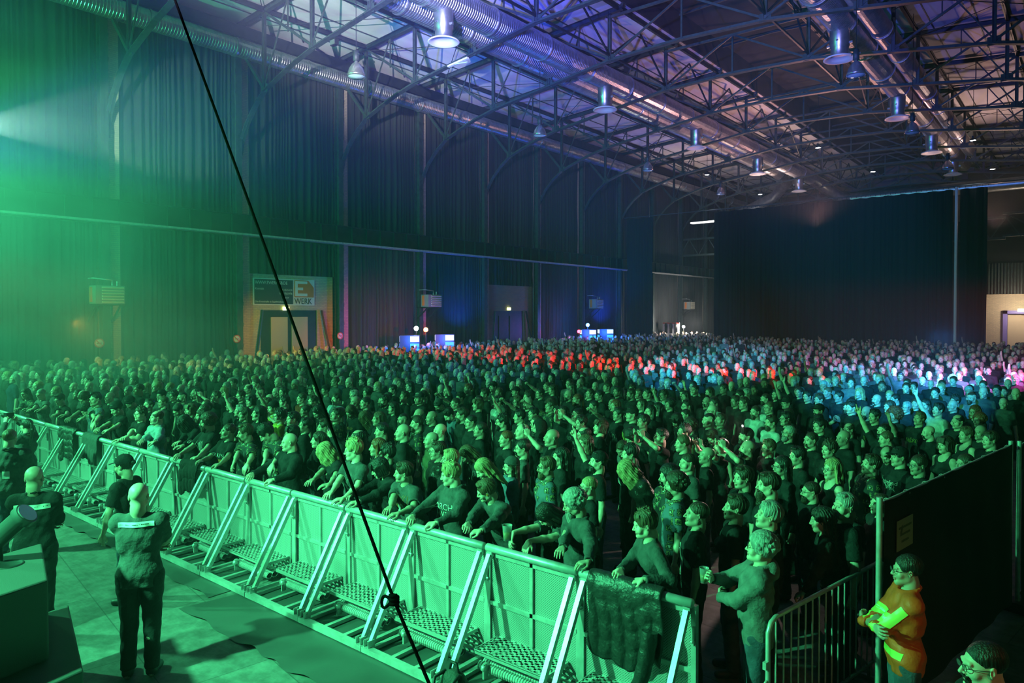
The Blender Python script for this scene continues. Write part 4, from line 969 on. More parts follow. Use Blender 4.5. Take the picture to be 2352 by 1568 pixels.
# ------------------------------------------------------------------ people
STAGE = Vector((-14.5, -3.0, 0))
HAIR = dict(bz='buzz', sh='short', ms='messy', fl='flat', mo='mohawk', rg='ring', bd=None, cu='curly', af='afro', lg='long', ll='longloose', mt='metal', fw='forward', bb='bob', td='tied', pt='ponytail', bn='bun')
HATS = dict(be='beanie', ca='cap', bc='backcap', hd='hood', ba='bandana')
HCOL = dict(k='hair_black', b='hair_brown', m='hair_mid', y='hair_blond', g='hair_grey', r='hair_red')
HCW = dict(k='black', b='dark brown', m='brown', y='blond', g='grey', r='red')
HW = dict(bz='cropped {} hair', sh='short {} hair', ms='messy {} hair', fl='flat-topped {} hair', mo='{} hair in a strip', rg='a balding head', bd='a bald head', cu='curly {} hair', af='a big {} curly mane', lg='long {} hair',
          ll='long loose {} hair', mt='very long {} hair', fw='long {} hair thrown forward', bb='a {} bob with fringe', td='{} hair tied back', pt='a long {} ponytail', bn='{} hair in a bun')
TOPS = dict(te='tee', ho='hoodie', ja='jacket', ve='vest', sw='sweater', ta='tank', pu='puffer')
TCOL = dict(k='cloth_black', c='cloth_char', o='cloth_olive', r='cloth_red', w='cloth_white', g='cloth_grey', y='cloth_yellow', n='cloth_navy', d='denim', e='denim_pale', l='leather', p='patched_black', q='patched_denim')
TW = dict(te='T-shirt', ho='hooded top', ja='open jacket', ve='sleeveless vest', sw='long-sleeved sweater', ta='tank top', pu='padded coat')
TCW = dict(k='black', c='charcoal', o='olive', r='red-brown', w='white', g='grey', y='yellow', n='navy', d='denim', e='pale denim', l='black leather', p='patch-covered', q='patch-covered denim')
UPW = (0, -.12, 1)
def armspec(wrist, hint, f, n, curl=(25, 28, 32, 36), thumb=.5, spread=4, flip=False): return dict(wrist=wrist, hint=hint, f=f, n=n, curl=curl, thumb=thumb, spread=spread, loc=True, flip=flip)
POSES = {
    's': dict(), 't': dict(head=(-9, 6, 3)), 'u': dict(head=(4, -14, -3)), 'D': dict(lean=16, head=(34, 8, 6)), 'W': dict(lean=26, head=(40, -6, -5)),
    'U': dict(head=(-6, 0, 0), ra=armspec((-.30, -.20, 1.93), (-1, .3, 0), (.05, -.15, 1), (.1, -1, 0), (4, 88, 88, 6), 1.0)),
    'V': dict(head=(-4, 5, 0), la=armspec((.26, -.28, 1.90), (1, .3, 0), (0, -.3, 1), (-.2, -1, 0), (8, 10, 10, 14), .2, 9)),
    'N': dict(head=(-4, 5, 0), ra=armspec((-.20, -.46, 1.72), (-1, .1, -.3), (.1, -.7, .7), (.3, -.6, -.6), (86, 88, 88, 88), 1.0)),
    'P': dict(head=(-8, 0, 0), ra=armspec((-.11, -.34, 1.68), (-1, .2, -.5), (.25, -.2, 1), (1, -.1, 0), (40, 50, 55, 60), .6), la=armspec((.11, -.34, 1.68), (1, .2, -.5), (-.25, -.2, 1), (-1, -.1, 0), (40, 50, 55, 60), .6)),
    'C': dict(head=(2, -6, 0), ra=armspec((-.09, -.33, 1.24), (-1, .2, -.5), (.5, -.8, .15), (.8, .5, 0), (55, 55, 55, 55), .7)),
    'K': dict(head=(-3, 0, 0), ra=armspec((-.06, -.35, 1.36), (-1, .2, -.6), (.15, -.5, .9), (1, 0, 0), (12, 14, 16, 18), .2), la=armspec((.06, -.35, 1.36), (1, .2, -.6), (-.15, -.5, .9), (-1, 0, 0), (12, 14, 16, 18), .2)),
    'X': dict(head=(-2, 6, 0), ra=armspec((.10, -.24, 1.20), (-1, -.2, -.7), (1, -.1, .1), (0, 1, 0), (30, 30, 30, 30), .3), la=armspec((-.10, -.27, 1.15), (1, -.2, -.7), (-1, -.1, .15), (0, 1, 0), (30, 30, 30, 30), .3)),
}
FEM = set('fh')
def parse(code):
    p = code.split(); d = dict(hk=p[0], hc=p[1], tk=p[2], tc=p[3][0], ex=p[3][1:], pose='s')
    for q in p[4:]:
        if q.startswith('+'): d['pose'] = q[1:]
        else: d['ex'] += q
    d['hat'] = HATS.get(d['hk']); return d
def colored(key, fn, m):
    def mk():
        base = cached(key, fn)
        if base.materials[0] == M[m]: return base
        me = base.copy(); me.materials[0] = M[m]; return me
    return cached((key, m), mk)
def attach_head(root, P, key, fn, name, m=None, sc=1.0):
    o = link(name, colored(key, fn, m) if m else cached(key, fn), root); o.matrix_local = Matrix.Translation(Vector(P.Ht)) @ Matrix(P.Hm.tolist()).to_4x4() @ Matrix.Scale(sc, 4)
    return o
def build_person(P, key, d, root_loc, rz, sc, rng, face=None, legs=True, fine=False):
    ex = d['ex']; face = face or rng.choice('aabcd' if 'f' not in ex else 'cc'); om = 'O' in ex
    q = 1.0 if fine else 1.35
    b = link('person', cached(('body', key, face, om), lambda: body_mesh('person_body', P, face, om, True, .014 * q, q)))
    b.location = root_loc; b.rotation_euler = (0, 0, rz); b.scale = (sc,) * 3
    tk = TOPS[d['tk']]; seed = hash((key, tk)) % 7 if False else sum(map(ord, str(key))) % 7
    nm = {'tee': 't_shirt', 'tank': 'tank_top', 'puffer': 'padded_coat', 'hoodie': 'hooded_top', 'vest': 'vest', 'jacket': 'jacket', 'sweater': 'sweater'}[tk]
    t = link(nm, colored(('top', key, tk), lambda: top_mesh('top_' + tk, P, tk, .0115 if fine else .015, seed), TCOL[d['tc']]), b)
    if tk in ('jacket', 'vest'):
        i = link('undershirt', cached(('inner', key), lambda: inner_mesh('undershirt', P)), b)
    if legs:
        tr = link('trousers', colored(('legs', P.build), lambda: trousers_mesh('trousers', P), rng.choice(['jeans', 'trouser_black', 'trouser_black'])), b)
        for s in (-1, 1): link('shoe', cached(('shoe', s), lambda: shoes_mesh('shoe', P, s)), b)
    hcol = HCOL[d['hc']]
    if d['hat']:
        if d['hat'] != 'hood': attach_head(b, P, ('hair', 'short' if 'l' not in ex else 'long'), lambda: hair_mesh('short' if 'l' not in ex else 'long'), 'hair', hcol, .97)
        attach_head(b, P, ('hat', d['hat']), lambda: hat_mesh(d['hat']), d['hat'], rng.choice(['cloth_black', 'cloth_char', 'cloth_black']))
    elif HAIR[d['hk']]: attach_head(b, P, ('hair', HAIR[d['hk']]), lambda: hair_mesh(HAIR[d['hk']]), 'hair', hcol)
    for c, kd in (('F', 'full'), ('G', 'goatee'), ('L', 'long')):
        if c in ex: attach_head(b, P, ('beard', kd), lambda: beard_mesh(kd), 'beard', hcol)
    if 'M' in ex: attach_head(b, P, ('hat', 'mask'), lambda: hat_mesh('mask'), 'face_mask', 'cloth_black')
    if '*' in ex: attach_head(b, P, 'glasses', glasses_mesh, 'glasses')
    return b
PLAN = []
PEOPLE = []     # (object, root xy, description key, spec)
def phrase(d):
    h = {'beanie': 'a beanie', 'cap': 'a cap', 'backcap': 'a backwards cap', 'hood': 'the hood up', 'bandana': 'a tight bandana'}.get(d['hat']) or HW[d['hk']].format(HCW[d['hc']])
    if d['hat'] and 'l' in d['ex']: h += ' over long hair'
    s = 'person with ' + h
    if 'L' in d['ex']: s += ', long beard'
    elif 'F' in d['ex']: s += ', beard'
    elif 'G' in d['ex']: s += ', goatee'
    if '*' in d['ex']: s += ', glasses'
    if 'M' in d['ex']: s += ', face mask'
    return s + ', ' + TCW[d['tc']] + ' ' + TW[d['tk']].replace('T-shirt', 'T-shirt')
POSEW = {'s': '', 't': '', 'u': '', 'D': 'head bowed', 'W': 'bent forward', 'U': 'horns raised', 'V': 'arm raised', 'N': 'fist out', 'P': 'filming overhead', 'C': 'holding a cup', 'K': 'clapping', 'X': 'arms folded'}
def face_rz(x, y): d = STAGE - Vector((x, y, 0)); return math.atan2(d.y, d.x) + PI / 2
HTOP = .130
def place_px(px, py, code, rng, ztop=None, minx=None):
    d = parse(code); pose = d['pose']; fem = 'f' in d['ex']; heavy = 'h' in d['ex']; bld = 1.13 if heavy else 1.0
    key = (pose, fem, heavy); P = cached(('sk', key), lambda: skeleton(build=bld, female=fem, **POSES[pose]))
    lt = Vector(P.Ht + P.Hm @ V3(0, .015, .125)); best = None
    for zt in ([ztop] if ztop else [1.76, 1.72, 1.80, 1.68, 1.84, 1.64, 1.88, 1.60]):
        sc = (zt if ztop else zt * (.96 if fem else 1.0)) / 1.765; sc = max(.9, min(1.07, sc))
        W = at(px, py, z=lt.z * sc); rz = face_rz(W.x, W.y) + math.radians(rng.uniform(-9, 9))
        off = Matrix.Rotation(rz, 3, 'Z') @ Vector((lt.x, lt.y, 0)) * sc; r = Vector((W.x - off.x, W.y - off.y, 0))
        if r.y < 5.95 and r.x > -40 and not ztop: continue
        dm = min([(r - q[1]).length for q in PEOPLE + PLAN if abs(q[1].x - r.x) < 1] or [9]); sc_ = min(dm, .5) - abs(sc - 1) * .3
        if best is None or sc_ > best[0]: best = (sc_, r, rz, sc, dm)
    if best is None: return None
    _, r, rz, sc, dm = best
    if r.x < -31.3: return None
    if dm < .40: return None
    PLAN.append((None, r, d, pose, rz, sc, key, P, True)); return True
# rows read off the photograph: crop origin, crop scale, then (x, y of the head top in the crop, look)
R1 = (0, 800, 4.9); R2 = (450, 850, 5.227); R3 = (850, 870, 5.227); R4 = (1250, 870, 5.227); R5 = (1650, 870, 5.227); R6 = (1952, 820, 5.87)
LIST = [
 (R1, [(1970, 640, 'td k ho k * +D'), (2150, 620, 'bb m te k'), (1690, 570, 'sh k te k +t'), (1840, 540, 'td m sw k *f'), (2055, 490, 'bz k te c M'), (1560, 450, 'sh k te k F'), (1340, 355, 'cu k te k'), (870, 420, 'sh k te k'),
       (1205, 365, 'sh b te k h +t'), (1240, 490, 'bd k te k'), (2300, 625, 'bz b te k'), (1790, 290, 'sh b te k'), (2220, 345, 'll b te kf'), (1820, 470, 'bc k te c'), (2090, 365, 'lg m ja k +D'), (1590, 215, 'bd k te k'),
       (1390, 130, 'bd k te k *'), (950, 440, 'sh k te k +P'), (690, 250, 'bd k te k'), (765, 270, 'sh k te k'), (430, 262, 'bd k te g'), (360, 190, 'bd k te k'), (180, 260, 'sh b te k'), (310, 262, 'lg b te k +D'), (410, 90, 'bz k te k'),
       (690, 82, 'sh k te k'), (685, 150, 'sh m te k h'), (1040, 160, 'bd k te k *'), (1115, 115, 'sh k te k h'), (1080, 228, 'sh b te k *'), (1225, 245, 'bd k te k'), (640, 412, 'bd k te g +t'), (505, 325, 'lg k te k +D'), (430, 335, 'lg k ja k f'),
       (1670, 280, 'lg m te k +D'), (1900, 255, 'lg r te k +W'), (2030, 165, 'lg b te k'), (1610, 150, 'bz m te k'), (1470, 55, 'bd k te k h'), (1830, 100, 'bz b te k +U'), (2060, 45, 'sh b te k'), (2120, 65, 'bd k te k'), (1560, 60, 'be k te k'),
       (1945, 115, 'bz m te k'), (2240, 170, 'ca k te k +N'), (1450, 390, 'sh m te k +V'), (1440, 560, 'be k ja k +D'), (110, 520, 'sh b ho k'), (920, 640, 'll k te k +W'), (1960, 480, 'ms k te k'), (570, 240, 'lg b te k'), (830, 105, 'bz k te k'),
       (1210, 130, 'sh k te k +P'), (1630, 50, 'bd k te k'), (1410, 15, 'bz k te k'), (860, 180, 'lg b te k f'), (2300, 95, 'sh r te k +t')]),
 (R2, [(1010, 470, 'ms k te y *'), (1335, 575, 'sh k ja k +t'), (1550, 590, 'sh b te k'), (1480, 740, 'lg b ja kf'), (1160, 660, 'bb k ja k f'), (590, 450, 'll b ja k O'), (150, 390, 'sh k ho k +t'), (930, 380, 'be k te y'), (1275, 275, 'fl b te r'),
       (770, 430, 'lg k ja k +K'), (665, 300, 'bb k te k'), (540, 245, 'sh b te k'), (780, 205, 'bz b te k'), (720, 150, 'sh k te k'), (1190, 130, 'bd k te k'), (1050, 75, 'sh k te k G'), (1050, 200, 'lg k ja k f'), (1065, 310, 'ms k te k'), (1410, 305, 'sh b te k F'),
       (1690, 280, 'sh b ja e h'), (1920, 310, 'bd k te k F'), (2040, 318, 'bz k te k'), (2270, 298, 'sh k te k F'), (2200, 500, 'lg m te kf'), (1980, 510, 'fw m te k +W'), (2240, 640, 'bz k te k'), (1960, 715, 'rg k ja k *+P'), (2190, 820, 'lg r ja k f'),
       (2300, 895, 'ms k ja k *'), (1560, 180, 'bc k te c'), (2010, 65, 'bz b te w +V'), (1480, 280, 'sh k te k +V'), (1170, 500, 'sh k ve k'), (430, 340, 'cu k te k'), (250, 250, 'sh b te k +P'), (300, 50, 'lg k te k'), (1430, 440, 'lg k te k +D'),
       (1850, 130, 'bd k te k'), (1830, 440, 'lg m te k f +D'), (450, 100, 'sh m te k'), (1300, 60, 'sh b te k'), (700, 70, 'bd k te k'), (2180, 130, 'sh b te k'), (1760, 60, 'bz k te k +t'), (900, 60, 'sh k te k'), (2060, 205, 'cu k te k'), (950, 700, 'sh k ja k +D')]),
 (R3, [(970, 848, 'sh y ja k h'), (820, 758, 'sh b ja l *'), (745, 635, 'bd k te o'), (845, 535, 'bd k te k'), (745, 383, 'bd k te k'), (570, 450, 'mo b ve p F'), (400, 540, 'bd k ve k'), (150, 530, 'sh k te k'), (400, 412, 'bz k te k F'), (105, 400, 'lg m te k'),
       (285, 278, 'lg k te k'), (155, 200, 'bz k te k F'), (425, 148, 'sh b te k +t'), (595, 165, 'ca g ja k'), (590, 355, 'bd k te k'), (915, 370, 'sh k ve d F+D'), (1030, 225, 'bz b ho k'), (1300, 230, 'bb m te k'), (1345, 520, 'td k te k +t'), (1215, 430, 'bz k te k *'),
       (1640, 618, 'bz r te k'), (1840, 728, 'fl k te c G*'), (1300, 985, 'lg y ve k f +D'), (1700, 948, 'be b ja d *Gl'), (2130, 940, 'sh m ve q *F'), (2030, 505, 'hd k ho k F'), (2200, 600, 'bd k te k +P'), (1800, 370, 'sh k te k'), (1965, 345, 'sh k te k'),
       (2045, 110, 'td k te k *'), (1835, 535, 'bd k te k'), (1590, 430, 'ms k te k *F'), (1620, 330, 'ms k te k +V'), (980, 5, 'ca k te w F'), (2300, 820, 'ba k te k l'), (1600, 700, 'sh k te k +N'), (1100, 830, 'lg m te k f+W'), (1110, 350, 'sh b te k F'),
       (650, 100, 'bd k te k'), (1380, 120, 'sh b te k'), (60, 270, 'sh k te k'), (1720, 10, 'bd k te k'), (1900, 150, 'ms b te k'), (2130, 250, 'sh k te k +D'), (480, 30, 'lg k te k'), (1180, 60, 'sh r te k'), (2320, 330, 'lg k ja k')]),
 (R4, [(500, 670, 'mt m ja k'), (480, 580, 'rg k ja k *'), (450, 440, 'sh k te k'), (400, 180, 'pt r te k F'), (295, 130, 'bd k te k F'), (665, 135, 'bn k te k *'), (600, 255, 'bz k te k F'), (880, 90, 'sh k te k'), (1045, 120, 'sh b te k F'), (1135, 115, 'bz m te k'),
       (1245, 110, 'sh k te k'), (1185, 240, 'lg b te k f+t'), (1440, 130, 'sh b te w'), (900, 345, 'sh k te k +N'), (1060, 340, 'ca k te k'), (1210, 430, 'sh k te k +t'), (1010, 620, 'cu k te k +D'), (1040, 790, 'ms k te k'), (920, 1000, 'fw y ja l +W'), (540, 1175, 'td y te k *'),
       (1560, 430, 'bb k te k f+D'), (1700, 360, 'bz k te k'), (1700, 145, 'lg k te k'), (1715, 255, 'sh k te k *'), (1815, 70, 'bz k te k *'), (1990, 100, 'lg b te k FO'), (2020, 308, 'bd k te k *'), (1980, 408, 'bz k te k'), (1750, 480, 'cu b ho k'), (1670, 670, 'pt m te k f'),
       (1730, 895, 'pt b te c'), (1500, 1045, 'cu k ve p G'), (1590, 1135, 'cu b ve q F'), (1420, 600, 'sh k te k +P'), (2300, 200, 'sh b te k'), (2160, 60, 'sh k te k'), (860, 250, 'lg r te k'), (560, 120, 'sh b te k +t'), (1130, 560, 'bd k te k +D'), (60, 240, 'sh b te k +D'),
       (100, 600, 'bd k te k'), (760, 40, 'sh b te k'), (620, 10, 'sh b te k'), (300, 10, 'bd k te k'), (1480, 30, 'bz b te k')]),
 (R5, [(370, 735, 'bd k te k F+P'), (610, 728, 'sh m te k O'), (770, 930, 'lg k sw k *f'), (870, 560, 'bz g te k F*+t'), (640, 438, 'sh b te w F'), (450, 318, 'bz b te w F'), (615, 270, 'bz m te w *'), (310, 220, 'sh b te k'), (205, 190, 'bz k te k'), (165, 30, 'bd k te k'),
       (345, 15, 'bz k te k *'), (435, 38, 'sh b te k'), (700, 125, 'sh k te k +V'), (825, 222, 'ca k te k *'), (820, 395, 'sh k te k *'), (1075, 145, 'sh k te k'), (1215, 180, 'sh b te k'), (1210, 305, 'ca k te k F'), (1310, 40, 'sh k te k *F'), (1220, 480, 'sh k te k'),
       (1120, 635, 'bz b te k G'), (960, 818, 'sh k te k'), (1340, 740, 'ms b te k'), (1510, 615, 'bd k te k h'), (1380, 960, 'lg y ta k *f'), (1600, 35, 'ca k te k +X'), (1700, 108, 'lg y te k f'), (1780, 325, 'bd k te k F+C'), (1600, 270, 'sh k te k'), (1880, 365, 'sh k te k'),
       (1930, -20, 'sh m ho k h'), (2000, 535, 'bz k te k FO+U'), (2180, 825, 'ca k te k h'), (1560, 1390, 'sh g te k h'), (1120, 1230, 'bz b ja k *F'), (610, 1150, 'sh b te k L'), (310, 1055, 'sh b te k f'), (270, 1375, 'sh b te cf'), (620, 1490, 'cu g ja k h'),
       (1950, 1375, 'bz b te k'), (2060, 260, 'lg b te k'), (2270, 0, 'bz b ho g F'), (1450, 150, 'sh k te k'), (960, 40, 'sh b te k *'), (560, 20, 'sh k te k')]),
 (R6, [(1300, 1065, 'bb b ta k f'), (1580, 940, 'sh m ta k f'), (1765, 915, 'bd k te k'), (1900, 1000, 'sh b te k'), (960, 740, 'sh m te k +t'), (930, 1320, 'td b te k *f'), (1560, 1305, 'td b te w f'), (1460, 775, 'rg k te k'), (1750, 760, 'cu r te k f'), (1690, 650, 'll r te k *f'),
       (2080, 500, 'lg k te k L'), (2250, 490, 'bd k te k'), (1160, 440, 'af b te k'), (1425, 515, 'ms k te k G'), (870, 345, 'ms r ja k L'), (1100, 278, 'sh k te k'), (790, 285, 'sh k ho g F'), (435, 250, 'lg b te k'), (1800, 270, 'bz k te k'), (1400, 305, 'ca k te k F'),
       (980, 240, 'ca k te k *'), (1230, 170, 'bc k te c'), (600, 700, 'af r te k'), (2080, 370, 'sh b te k'), (2200, 405, 'sh b te g'), (440, 150, 'sh k te k'), (600, 160, 'bz g te k'), (350, 195, 'sh k te k'), (1420, 130, 'bz m te n'), (870, 105, 'cu r ho k'), (1740, 170, 'ca k te k'),
       (1940, 65, 'bz b sw n *+V'), (2220, 180, 'bz g te w'), (2210, 85, 'ms k te k')]),
]
rngp = random.Random(11)
# ---- front row: hands laid on the barrier rail
def rail_person(px, py, code, hands, style='clasp', face=None, turn=.55, hp=0, zt=None, extra_yaw=0):
    d = parse(code); bld = 1.12 if 'h' in d['ex'] else 1.0; fem = 'f' in d['ex']; best = None
    W = at(px, py, z=zt or 1.74)
    if W.y < 5.62: W = at(px, py, y=5.64)
    if W.y > 5.86: W = at(px, py, y=5.86)
    fr = face_rz(W.x, W.y); rz = fr * turn; sc = 1.0 if not fem else .95
    for lean in range(0, 60, 2):
        P0 = skeleton(lean=lean, head=(hp, 0, 0), build=bld, female=fem); lt = P0.Ht + P0.Hm @ V3(0, .015, .125)
        if lt[2] * sc <= W.z: break
    else: pass
    sc = max(.92, min(1.08, W.z / lt[2])); Rz = Matrix.Rotation(rz, 3, 'Z'); off = Rz @ Vector((lt[0], lt[1], 0)) * sc; root = Vector((W.x - off.x, W.y - off.y, 0))
    if root.y < 5.62: root.y = 5.62
    arms = {}
    for i, s in enumerate((-1, 1)):
        hx, hy = hands[i] if i < len(hands) else hands[0]; t = at(hx, hy, z=1.22)
        cy_ = 5.40 if style in ('clasp', 'flat') else 5.34
        loc = Rz.transposed() @ (Vector((t.x, cy_, 1.27)) - root) / sc
        wd = Rz.transposed() @ Vector((0, -1, 0))
        if style == 'clasp': loc.x += s * .055; f = Vector((-s * .75, 0, -.15)) + wd * .65; n = Vector((0, .25, -1)) if s > 0 else Vector((0, -.5, -1)); cu = (38, 42, 46, 50)
        elif style == 'hang': f = wd * .55 + Vector((-s * .1, 0, -.85)); n = Vector((-s * .3, .8, -.3)); cu = (12, 20, 26, 32)
        else: f = wd * .9 + Vector((-s * .4, 0, -.05)); n = Vector((0, 0, -1)); cu = (20, 22, 26, 28)
        arms[s] = dict(wrist=tuple(loc), hint=(s * 1.0, .3, -.75), f=tuple(f), n=tuple(n), curl=cu, thumb=.35, spread=3)
    yaw = math.degrees(fr - rz) + extra_yaw
    P = skeleton(lean=lean, head=(hp, yaw, 0), la=arms[1], ra=arms[-1], build=bld, female=fem)
    key = ('rail', px); o = build_person(P, key, d, root, rz, sc, rngp, face, True, True)
    PEOPLE.append((o, root, d, 'rail')); o['_P'] = len(FRONT); FRONT.append((o, P)); return o
FRONT = []
def lab(o, s): o['label'] = s; return o
fA = lab(rail_person(1478, 1172, 'ms m sw c', [(1425, 1330), (1465, 1345)], 'clasp', 'd', .8, 8), 'older person in charcoal sweater, hands clasped over the rail beside the hanging coat')
fB = lab(rail_person(1315, 1130, 'cu g ja c L', [(1295, 1285), (1345, 1310)], 'flat', 'b', .5, 18, zt=1.70), 'person with long grey beard and curly grey hair, hands resting on the rail')
fC = lab(rail_person(1240, 1172, 'lg k te c', [(1172, 1230), (1160, 1270)], 'hang', 'a', .4, 48, zt=1.5), 'person with bowed dark head behind a plastic cup, arm hanging over the rail')
fD = lab(rail_person(1110, 1105, 'sh m ja c', [(1050, 1238), (1075, 1240)], 'clasp', 'a', 0.15, 22, zt=1.68), 'person with orange earplug, open hooded jacket over yellow-printed shirt, at the rail')
fE = lab(rail_person(1035, 1065, 'ms y ho c', [(955, 1198), (985, 1212)], 'clasp', 'a', 0.1, 12), 'person with blond swept hair and dark hooded top lettered in white, at the rail')
fF = lab(rail_person(925, 1060, 'sh b te c h', [(868, 1190), (895, 1195)], 'flat', 'd', 0.1, 4), 'person with neck lanyard and orange print on dark T-shirt, leaning on the rail')
fG = lab(rail_person(863, 1055, 'bb k ja k', [(800, 1150), (830, 1160)], 'flat', 'c', .5, 22, zt=1.62), 'person with shiny black bob and dark jacket with green lining, looking down at the rail')
fH = lab(rail_person(812, 1010, 'ms y te c *', [(738, 1150), (765, 1160)], 'flat', 'a', 0.15, 8), 'person with short blond hair, glasses and bird print T-shirt, forearm along the rail')
fI = lab(rail_person(738, 1022, 'fw y te k f', [(700, 1130), (735, 1145)], 'flat', 'c', .4, 40, zt=1.62), 'person with long blond hair falling over the face, head bowed over the rail')
fJ = lab(rail_person(665, 995, 'bd g ja k h', [(598, 1095), (640, 1105)], 'clasp', 'b', 0.15, 6), 'bald older person in dark patched jacket, hands clasped on the rail')
fK = lab(rail_person(603, 972, 'ms k ve p', [(545, 1118), (560, 1120)], 'hang', 'a', 0.1, 42, zt=1.68), 'person with dark tousled hair, head bowed, bare arm hanging over the rail')
fL = lab(rail_person(563, 975, 'sh m ve p G', [(525, 1088), (540, 1100)], 'hang', 'b', 0.1, 8), 'person with goatee and vest covered in patches, wristwatch, hands over the rail')
fM = lab(rail_person(527, 972, 'bz b te k', [(455, 1068), (480, 1078)], 'clasp', 'b', 0.05, -4), 'person with cropped hair and white-lettered black T-shirt, hands folded on the rail')
fN = lab(rail_person(477, 950, 'cu b te k *F', [(460, 1045), (480, 1055)], 'clasp', 'a', 0.2, 6), 'person with curly shoulder hair, glasses and printed T-shirt, arms crossed on the rail')
fO = lab(rail_person(415, 958, 'fw k sw k', [(385, 1048), (395, 1050)], 'flat', 'a', .4, 45, zt=1.6), 'person with long dark hair hanging forward, black sleeve lettered white along the rail')
fP = lab(rail_person(361, 943, 'rg b ja e', [(318, 1028), (340, 1035)], 'clasp', 'd', 0.2, 0), 'balding person in pale denim jacket, hands clasped over the rail')
fQ = lab(rail_person(325, 935, 'ms b te k *h', [(280, 1018), (300, 1012)], 'flat', 'd', 0.0, -2, extra_yaw=15), 'person with glasses and white chest print, forearms flat along the rail')
fR = lab(rail_person(262, 925, 'be k te k', [(205, 1000), (230, 1003)], 'clasp', 'a', 0.05, 25, zt=1.68), 'person in dark beanie and yellow-printed T-shirt, bowed over the rail')
fS = lab(rail_person(220, 900, 'mo k ve q', [(178, 1010), (195, 1000)], 'hang', 'b', 0.1, 4), 'person with dark strip of hair and patched denim vest, arms hanging over the rail')
fT = lab(rail_person(185, 903, 'll b te k', [(155, 978), (170, 985)], 'clasp', 'a', 0.1, 36, zt=1.66), 'person with long tousled hair and bracelet, bowed, forearms over the rail')
fU = lab(rail_person(135, 905, 'sh b te k', [(125, 975), (150, 980)], 'flat', 'a', .4, 10), 'person in dark T-shirt with backpack straps, elbow on the rail')
fV = lab(rail_person(92, 893, 'bz g te g', [(85, 955), (105, 960)], 'flat', 'b', .4, 10), 'person with cropped grey hair and grey jersey, stooping over the barrier')
fW = lab(rail_person(58, 892, 'lg b ja p', [(50, 950), (70, 955)], 'flat', 'a', .4, 5), 'person with long hair and patterned dark jacket, at the far end of the barrier')
# ---- standing by the side gate
def custom(px, py, code, pose, face, label, zt, rz=None, minus=0, build=None):
    d = parse(code); bld = build or (1.13 if 'h' in d['ex'] else 1.0); P = skeleton(build=bld, female='f' in d['ex'], **pose); lt = Vector(P.Ht + P.Hm @ V3(0, .015, .125)); sc = zt / lt.z
    W = at(px, py, z=zt); r = face_rz(W.x, W.y) if rz is None else math.radians(rz); off = Matrix.Rotation(r, 3, 'Z') @ Vector((lt.x, lt.y, 0)) * sc
    o = build_person(P, ('c', px), d, Vector((W.x - off.x, W.y - off.y, 0)), r, sc, rngp, face, True, True); PEOPLE.append((o, o.location.copy(), d, 'c')); FRONT.append((o, P)); return lab(o, label)
XARM = dict(ra=armspec((.13, -.25, 1.20), (-1, -.2, -.7), (1, .0, .1), (0, 1, 0), (30, 30, 30, 30), .3), la=armspec((-.13, -.29, 1.14), (1, -.2, -.7), (-1, .1, .15), (0, 1, 0), (30, 30, 30, 30), .3))
gGrey = custom(1755, 1226, 'cu g ho g *h', dict(head=(-6, -8, 0), la=XARM['la'], ra=armspec((-.05, -.36, 1.33), (-1, -.1, -.7), (.5, -.5, .5), (.7, .5, .2), (50, 52, 54, 56), .7)), 'd', 'person with curly grey hair, glasses and jeans, arms folded, holding a clear cup', 1.72, -62)
for c in gGrey.children:
    if c.name.startswith('trousers'): c.data = colored(('legs', 1.13), lambda: None, 'jeans')
gTee = custom(1606, 1152, 'bz b te k', dict(head=(-4, 4, 0)), 'b', 'young person with cropped hair and white print down a black T-shirt, beside the barrier end', 1.74, -62)
gCurl = custom(1885, 1165, 'll k sw k f', dict(lean=14, head=(6, 0, 0), la=armspec((.12, -.30, .98), (1, .3, -.3), (0, -.8, -.5), (0, 0, -1), (40, 40, 40, 40), .5)), 'c', 'person with long dark wavy hair and printed sleeve, leaning on the steel gate', 1.66, -70)
gBack = custom(1945, 1134, 'sh g te k Gh', dict(head=(-5, 10, 0)), 'd', 'broad person with short grey hair and stubble in black T-shirt, behind the steel gate', 1.78, -48)
gVest = custom(1775, 1155, 'sh g ja k', dict(head=(-10, 0, 0)), 'a', 'smiling person with short curled grey hair and earring, behind the glasses wearer', 1.78, -60)
gUnder = custom(1695, 1138, 'sh b te k f', dict(head=(-6, 4, 0)), 'c', 'person with short side-cropped hair and pale square print, earring', 1.76, -62)
gBeard = custom(1768, 1086, 'sh b te k Lh', dict(head=(0, 0, 0)), 'b', 'big person with slicked-back hair and a very long beard', 1.84, -60)
nm = 0
for (ox, oy, sc), rows in LIST:
    for zx, zy, code in rows:
        code = code.replace('+', ' +')
        if place_px(ox + zx / sc, oy + zy / sc, code, rngp): nm += 1
